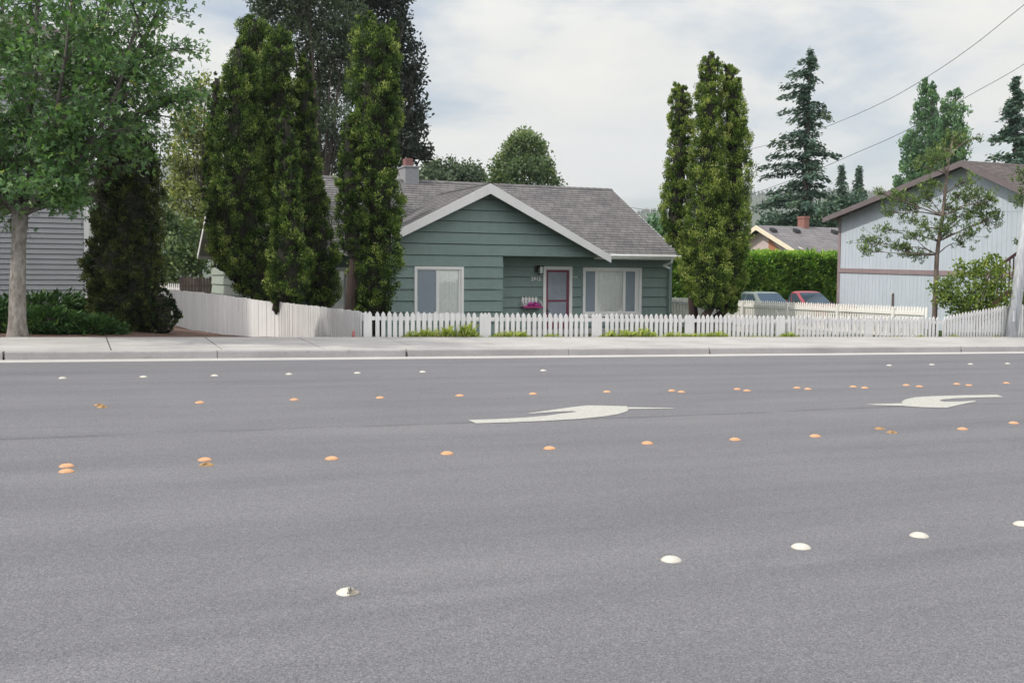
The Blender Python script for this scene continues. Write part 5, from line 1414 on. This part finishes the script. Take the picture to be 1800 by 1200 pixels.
tufted('small sparse pine with open branches in front of the blue building', 'small_pine', [(1642, 575), (1645, 500), (1648, 440), (1657, 380), (1662, 330), (1668, 285), (1674, 250)],
       [(1533, 425, 22, 16, 440), (1520, 440, 10, 14, 440), (1555, 402, 16, 8, 430), (1585, 435, 28, 13, 452), (1610, 448, 18, 10, 455), (1605, 415, 22, 9, 440), (1628, 400, 12, 10, 420), (1658, 402, 20, 18, 420), (1684, 380, 18, 14, 400),
        (1715, 372, 22, 16, 420), (1738, 385, 18, 16, 430), (1752, 378, 8, 14, 430), (1705, 410, 16, 14, 430), (1690, 425, 12, 10, 440), (1575, 345, 24, 12, 375), (1600, 360, 24, 14, 385), (1630, 345, 22, 14, 370), (1560, 372, 12, 14, 385), (1640, 325, 18, 12, 345),
        (1690, 340, 22, 14, 365), (1715, 345, 20, 14, 375), (1735, 355, 16, 14, 385), (1700, 318, 14, 12, 345), (1645, 275, 24, 15, 305), (1660, 258, 20, 10, 290), (1675, 240, 14, 10, 265), (1690, 250, 16, 10, 275), (1632, 290, 16, 12, 310), (1718, 243, 8, 5, 280), (1610, 290, 9, 8, 310), (1745, 345, 10, 10, 385), (1668, 365, 14, 12, 375), (1545, 338, 8, 5, 375), (1600, 385, 20, 8, 395)], 31.2, 'shorepine', .10, 72, .085, 1.2)
tufted('olive green young pine mostly cut off by the right edge of the picture', 'small_pine', [(1852, 590), (1850, 500), (1848, 400), (1846, 300), (1845, 230)],
       [(1800, 305, 18, 10, 330), (1795, 350, 20, 14, 370), (1815, 330, 20, 14, 350), (1792, 425, 8, 5, 440), (1830, 290, 26, 20, 310), (1835, 360, 26, 22, 390), (1840, 430, 30, 24, 450), (1860, 330, 26, 24, 350), (1865, 400, 28, 24, 430), (1848, 250, 20, 16, 270), (1798, 530, 12, 18, 545), (1803, 508, 8, 12, 545)], 30.6, 'shorepine', .10, 73, .06, 1.2)

# ------------------------------------------------------------------ weeds and grass along the fence foot
gs = np.random.default_rng(77)
spans = [(705, 850, 1.0), (860, 940, .8), (950, 1000, .4), (1052, 1160, .9), (1160, 1290, .55), (1366, 1410, .8), (1290, 1366, .2), (1610, 1632, .55), (1668, 1690, .5), (1745, 1765, .4), (1565, 1585, .3)]
B0, A0, Ls, Tt = [], [], [], []
for p0, p1, hgt in spans:
    xa, xb = onY(p0, 592, YB).x, onY(p1, 592, YB).x
    n = int((xb - xa) * (300 if hgt > .5 else 180))
    x = gs.uniform(xa, xb, n); tuft = .58 + .42 * np.abs(np.sin(x * 1.9 + 1.3) * np.sin(x * 1.27 + .4)); edge = np.clip(np.minimum(x - xa, xb - x) / .35, .15, 1)
    L = .38 * hgt * tuft * edge * gs.uniform(.12, 1.1, n) ** 1.4
    y = YB + .01 + gs.uniform(0, .055, n); y[gs.uniform(0, 1, n) < .3] += .08
    B0.append(np.stack([x, y, road_z(x, y) + .155 + .088], 1)); Ls.append(L)
    A0.append(np.stack([gs.normal(0, .38, n), gs.normal(-.10, .25, n), np.ones(n)], 1)); Tt.append(np.clip(gs.normal(.5, .32, n), 0, 1))
B0 = np.concatenate(B0); A0 = unit(np.concatenate(A0)); Ls = np.concatenate(Ls)[:, None]; Tt = np.concatenate(Tt); n = len(B0)
side = unit(np.cross(A0, rng.normal(size=(n, 3)))) * .006
V = np.empty((n, 4, 3)); bend = np.stack([gs.normal(0, .25, n), gs.normal(-.1, .2, n), np.full(n, -.1)], 1) * Ls
V[:, 0] = B0 - side; V[:, 1] = B0 + side; V[:, 2] = B0 + A0 * Ls * .6 + side * .7; V[:, 3] = B0 + A0 * Ls + bend
tag(np_mesh('grass', V.reshape(-1, 3), 4, M['grass'], None, Tt), 'uneven bright green grass and weeds growing along the foot of the picket fence', 'grass', kind='stuff')

# ------------------------------------------------------------------ hills with woods
mb = MB(); yc_ = [(-900, 300), (100, 292), (280, 290), (420, 305), (700, 345), (1000, 384), (1150, 377), (1250, 356), (1330, 345), (1470, 341), (1650, 346), (1800, 350), (2600, 340), (3400, 360)]
def ridge_y(px):
    for (a, ya_), (c, yb2) in zip(yc_[:-1], yc_[1:]):
        if a <= px <= c: return ya_ + (yb2 - ya_) * sstep((px - a) / (c - a))
hr = random.Random(5); DH = 1900; cols = []
pxs = list(range(-900, 3400, 18))
top = [atd(p, ridge_y(p) + hr.uniform(-1, 1), DH) for p in pxs]
def hill_at(i, f):
    t_ = top[i]; bpt = Vector((t_.x * .55, t_.y * .55, -2)); z = bpt.z + (t_.z - bpt.z) * sstep(f) ** .9
    p = bpt.lerp(t_, f); return Vector((p.x, p.y, z))
rows = [[hill_at(i, f / 10) for i in range(len(pxs))] for f in range(11)]
rows.append([Vector((t_.x * 1.4, t_.y * 1.4, -5)) for t_ in top])
mb.grid(rows)
M['hill'] = simple('wooded hillside', (.020, .034, .022), (.040, .058, .030), .03, .95)
tag(mb.build('hills', M['hill'], smooth=True), kind='structure')
n = 10000; Vt = np.empty((n, 3, 3, 3)); hg = np.random.default_rng(8)
for j in range(n):
    i = hg.integers(0, len(pxs) - 1); f = 1 - hg.uniform(0, .75) ** 1.6; u = hg.uniform()
    p = hill_at(i, f).lerp(hill_at(i + 1, f), u); h = hg.uniform(5, 11); w = h * hg.uniform(.16, .26); a0 = hg.uniform(0, TAU)
    for s in range(3):
        a1, a2 = a0 + s * TAU / 3, a0 + (s + 1) * TAU / 3
        Vt[j, s] = [(p.x + math.cos(a1) * w, p.y + math.sin(a1) * w, p.z - 1.5), (p.x + math.cos(a2) * w, p.y + math.sin(a2) * w, p.z - 1.5), (p.x, p.y, p.z + h)]
M['farwood'] = foliage('far wood', [(0, (.016, .030, .020)), (1, (.05, .075, .04))], .1)
tag(np_mesh('far_woods', Vt.reshape(-1, 3), 3, M['farwood'], None, np.repeat(hg.uniform(0, 1, n), 3)), 'hazy wooded ridge on the skyline behind the houses', 'woods', kind='stuff')

# thin air: even haze round everything
mb = MB(); mb.box((-4050, -1520, -22), (4050, 4020, 420))
m, nt, out = new_mat('thin haze')
vp = N(nt, 'ShaderNodeVolumePrincipled'); vp.inputs['Color'].default_value = (.86, .90, .94, 1); vp.inputs['Density'].default_value = .00022; vp.inputs['Anisotropy'].default_value = .2
nt.links.new(vp.outputs[0], out.inputs['Volume'])
tag(mb.build('haze', m), 'thin pale haze that fades the far ridge', 'haze', kind='stuff')

# ------------------------------------------------------------------ pole and cables
pb = onY(1777, 592, YB - .06); pb.z = sw_z(pb.x, YB)
dp = (pb - EYE).dot(FWD)
ptop = atd(1866, -60, dp + .2)
po = thing('utility_pole', pb, 'pale weathered utility pole leaning right at the back of the pavement', 'pole')
mb = MB(); mb.tube([pb - UP * .1 + (pb - ptop).normalized() * .1, pb.lerp(ptop, .25), pb.lerp(ptop, .6), ptop], [.165, .155, .13, .10], 18); mb.build('shaft', M['pole'], po, smooth=True)
p = atd(1782, 541, dp - .18); mb = MB(); mb.box((p.x - .03, p.y - .04, p.z - .02), (p.x + .05, p.y + .02, p.z + .05)); mb.box((p.x + .0, p.y - .03, p.z - .4), (p.x + .05, p.y + .03, p.z - .021)); mb.build('conduit', M['pole'], po)
mb = MB()
for f in (.962, .80): c = pb.lerp(ptop, f); mb.tube([c + Vector((-.18, 0, 0)), c + Vector((.18, 0, 0))], .03, 8)
mb.build('cable_bracket', M['black_metal'], po)
def cable(label, pts, P0, P1, r):
    nn = Vector((P1.y - P0.y, -(P1.x - P0.x), 0)).normalized()
    path = [P0] + [onplane(x, y, P0, nn) for x, y in pts] + [P1]
    fine = [bez(path, t / 60) for t in range(61)]
    mb = MB(); mb.tube(fine, r, 6); tag(mb.build('overhead_cable', M['cable'], smooth=True), label, 'cable', 'overhead cables at upper right')
cable('upper overhead cable running from the upper right corner past the spruce', [(1800, 9), (1715, 77), (1640, 129), (1560, 176), (1470, 216), (1395, 243), (1320, 262)], pb.lerp(ptop, .962), atd(1225, 284, 72), .0105)
cable('lower overhead cable dropping to the right roof end of the green house', [(1800, 113), (1700, 170), (1590, 231), (1500, 271), (1425, 303), (1318, 342), (1230, 362), (1165, 371)], pb.lerp(ptop, .80), Vector((XRt - .02, Yrd - 1.4, zr - 1.4 * slope_main - .05)), .0085)

# ------------------------------------------------------------------ parked cars
def rrect(w, l, z, n=5, r=.25, y0=0):
    """rounded rectangle ring, width along X, length along Y"""
    out = []
    for cx_, cy_, a0 in ((w - r, l - r, 0), (-w + r, l - r, 90), (-w + r, -l + r, 180), (w - r, -l + r, 270)):
        for k in range(n + 1): a = rad(a0 + 90 * k / n); out.append(Vector((cx_ + r * math.cos(a), y0 + cy_ + r * math.sin(a), z)))
    return out
def loft(mb, rings):
    rows = [r + [r[0]] for r in rings]; mb.grid(rows)
def car(name, label, loc, rotz, paint, pickup):
    o = thing(name, loc, label, 'car' if not pickup else 'pickup truck'); Mx = Matrix.Translation(loc) @ Matrix.Rotation(rotz, 4, 'Z')
    def put(mb): mb.v = [Mx @ Vector(v) for v in mb.v]; return mb
    hw, hl = (.84, 2.2) if not pickup else (.84, 2.35)
    mb = MB(); loft(mb, [rrect(hw - .06, hl - .08, .22, r=.2), rrect(hw, hl, .34, r=.3), rrect(hw + .01, hl, .58, r=.32), rrect(hw - .03, hl - .04, .78 if not pickup else .84, r=.3), rrect(hw - .12, hl - .14, .84 if not pickup else .90, r=.28), rrect(.1, hl - 1, .87 if not pickup else .92, r=.05)])
    if pickup:
        for sx in (-1, 1): mb.box((sx * .80 - .04, .55, .8), (sx * .80 + .04, 2.25, 1.02))
        mb.box((-.8, 2.2, .8), (.8, 2.27, 1.02))
    body = put(mb).build('body', paint, o, smooth=True)
    if not pickup: zl, zt, yb0, yb1, yt0, yt1, wb, wt = .86, 1.385, -.95, 1.55, -.22, .85, .74, .56
    else: zl, zt, yb0, yb1, yt0, yt1, wb, wt = .90, 1.40, -.75, .52, -.05, .42, .75, .60
    mb = MB(); L = lambda f, w0=wb, w1=wt: rrect(w0 + (w1 - w0) * f, ((yb1 - yb0) + ((yt1 - yt0) - (yb1 - yb0)) * f) / 2, zl + (zt - zl) * f, r=.12 + .05 * f, y0=((yb0 + yb1) + ((yt0 + yt1) - (yb0 + yb1)) * f) / 2)
    loft(mb, [L(0), L(.35), L(.7), L(.92), L(1.0), rrect(wt - .12, (yt1 - yt0) / 2 - .12, zt + .035, r=.1, y0=(yt0 + yt1) / 2), rrect(.05, .1, zt + .05, r=.02, y0=(yt0 + yt1) / 2)])
    put(mb).build('cabin', paint, o, smooth=True)
    def pane(name, a, b, c, d_):
        mb = MB(); n_ = (b - a).cross(d_ - a).normalized(); mid = (a + c) / 2
        if n_.dot(mid - Vector((0, (yb0 + yb1) / 2, zl + .2))) < 0: n_ = -n_
        mb.prism([p + n_ * .006 for p in (a, b, c, d_)], n_ * .008); put(mb).build(name, M['car_glass'], o)
    def fr(x, f, end): 
        y = (yb0 + (yt0 - yb0) * f) if end < 0 else (yb1 + (yt1 - yb1) * f); return Vector((x * (wb + (wt - wb) * f), y, zl + (zt - zl) * f))
    pane('windscreen', fr(-.86, .06, -1), fr(.86, .06, -1), fr(.86, .93, -1), fr(-.86, .93, -1))
    pane('rear_window', fr(-.84, .1, 1), fr(.84, .1, 1), fr(.84, .9, 1), fr(-.84, .9, 1))
    for sx in (-1, 1):
        def sd(f, t): 
            ya_ = yb0 + (yt0 - yb0) * f; yb2 = yb1 + (yt1 - yb1) * f; return Vector((sx * (wb + (wt - wb) * f), ya_ + (yb2 - ya_) * t, zl + (zt - zl) * f))
        for t0, t1, s0, s1 in (((.10, .50, .14, .50), (.55, .92, .55, .86)) if not pickup else ((.10, .68, .16, .66), (.75, .93, .73, .88))):
            pane('side_window', sd(.08, t0), sd(.08, t1), sd(.88, s1), sd(.88, s0))
        for yy in (-1.35, 1.35):
            mb = MB(); mb.tube([(sx * .66, yy, .31), (sx * .86, yy, .31)], .31, 20); w = put(mb).build('wheel', M['tyre'], o)
            mb = MB(); mb.tube([(sx * .861, yy, .31), (sx * .875, yy, .31)], .19, 16); put(mb).build('rim', M['rim'], w)
        mb = MB(); mb.box((sx * .60 - .17, -hl - .012, .56), (sx * .60 + .17, -hl + .08, .70)); put(mb).build('headlight', M['lamp_glass'], o)
        mb = MB(); mb.box((sx * .87 - .09, yb0 + .30, .90), (sx * .87 + .09, yb0 + .42, 1.03)); put(mb).build('wing_mirror', M['tyre'], o)
    mb = MB(); mb.box((-.75, -hl - .03, .30), (.75, -hl + .05, .45)); put(mb).build('bumper', M['tyre'], o)
yc1 = 33.9
x1_, x2_ = onY(1343, 515, yc1).x, onY(1421, 515, yc1 + .35).x
car('parked_car', 'teal green parked car, only its roof and windows showing above the cream fence', (x1_, yc1, -.55), rad(-4), M['car_teal'], False)
car('pickup', 'red pickup truck parked right of the teal car before the hedge', (x2_, yc1 + .35, -.55), rad(-2), M['car_red'], True)

# ------------------------------------------------------------------ sky, sun, camera
w = bpy.data.worlds.new('World'); S.world = w; w.use_nodes = True
nt = w.node_tree; nt.nodes.clear()
SUN_EL, SUN_AZ = rad(48), None
sdir = Vector((-1, .04, 0)).normalized() * math.cos(SUN_EL) + UP * math.sin(SUN_EL)
sky = N(nt, 'ShaderNodeTexSky', sky_type='NISHITA'); sky.sun_disc = False; sky.sun_elevation = SUN_EL
sky.sun_rotation = math.atan2(sdir.x, sdir.y); sky.air_density = 1; sky.dust_density = 2.2; sky.ozone_density = 1
tc = N(nt, 'ShaderNodeTexCoord').outputs['Generated']
sp = N(nt, 'ShaderNodeSeparateXYZ'); nt.links.new(tc, sp.inputs[0])
hz_ = N(nt, 'ShaderNodeMath', operation='MAXIMUM'); nt.links.new(sp.outputs[2], hz_.inputs[0]); hz_.inputs[1].default_value = .0
ad = N(nt, 'ShaderNodeMath', operation='ADD'); nt.links.new(hz_.outputs[0], ad.inputs[0]); ad.inputs[1].default_value = .16
dv_ = N(nt, 'ShaderNodeVectorMath', operation='DIVIDE'); nt.links.new(tc, dv_.inputs[0])
cb_ = N(nt, 'ShaderNodeCombineXYZ')
for i in range(3): nt.links.new(ad.outputs[0], cb_.inputs[i])
nt.links.new(cb_.outputs[0], dv_.inputs[1])
cl = noise(nt, mapping(nt, dv_.outputs[0], (.75, .75, .3)), 1.25, 7, .55, .3)
cl2 = noise(nt, mapping(nt, dv_.outputs[0], (.5, .5, .3)), .9, 4, .5, .2)
cover = ramp(nt, [(.38, (.10, .10, .10)), (.52, (.85, .85, .85)), (.62, (1, 1, 1))], cl)
shade = ramp(nt, [(.3, (.90, .94, .97)), (.46, (.985, .98, .95)), (.64, (1.08, 1.055, .965))], cl2)
bk = N(nt, 'ShaderNodeBackground'); bk.inputs['Strength'].default_value = .11
CLOUD = 22.3
# overcast skies are about three times brighter overhead than at the horizon
el_ = N(nt, 'ShaderNodeMath', operation='SUBTRACT'); nt.links.new(hz_.outputs[0], el_.inputs[0]); el_.inputs[1].default_value = .22
em_ = N(nt, 'ShaderNodeMath', operation='MAXIMUM'); nt.links.new(el_.outputs[0], em_.inputs[0]); em_.inputs[1].default_value = 0
ov = N(nt, 'ShaderNodeMath', operation='MULTIPLY_ADD'); nt.links.new(em_.outputs[0], ov.inputs[0]); ov.inputs[1].default_value = CLOUD * .93; ov.inputs[2].default_value = CLOUD * .372
# added fill: sky behind the camera made brighter to lift the shaded street fronts
fr_ = N(nt, 'ShaderNodeMapRange'); fr_.inputs[1].default_value = .1; fr_.inputs[2].default_value = -.8; fr_.inputs[3].default_value = 1; fr_.inputs[4].default_value = 1.45
nt.links.new(sp.outputs[1], fr_.inputs[0])
cloudc = mixc(nt, 1.0, mixc(nt, 1.0, shade, ov.outputs[0], 'MULTIPLY'), fr_.outputs[0], 'MULTIPLY')
nt.links.new(mixc(nt, cover, mixc(nt, 1.0, sky.outputs[0], (1.3, 1.3, 1.3), 'MULTIPLY'), cloudc), bk.inputs[0])
o_ = N(nt, 'ShaderNodeOutputWorld'); nt.links.new(bk.outputs[0], o_.inputs[0])
sl = bpy.data.lights.new('sun', 'SUN'); sl.energy = 3.4; sl.angle = rad(1.5); sl.color = (1, .94, .84)
so = bpy.data.objects.new('sun', sl); so.rotation_euler = sdir.to_track_quat('Z', 'Y').to_euler(); so.location = (0, 0, 50); COL.objects.link(so)
cam = bpy.data.cameras.new('camera'); co = bpy.data.objects.new('camera', cam); COL.objects.link(co)
cam.sensor_width = 36; cam.lens = 36; cam.clip_end = 9000; cam.clip_start = .05
co.matrix_world = Matrix.Translation(EYE) @ R3.to_4x4()
S.camera = co
S.view_settings.view_transform = 'Standard'; S.view_settings.look = 'None'; S.view_settings.exposure = 0.0; S.view_settings.gamma = 1
S.cycles.max_bounces = 6; S.cycles.diffuse_bounces = 3; S.cycles.transparent_max_bounces = 12
S.cycles.use_denoising = True; S.cycles.denoising_input_passes = 'RGB_ALBEDO_NORMAL'; S.cycles.denoising_prefilter = 'ACCURATE'
S.cycles.adaptive_threshold = .006
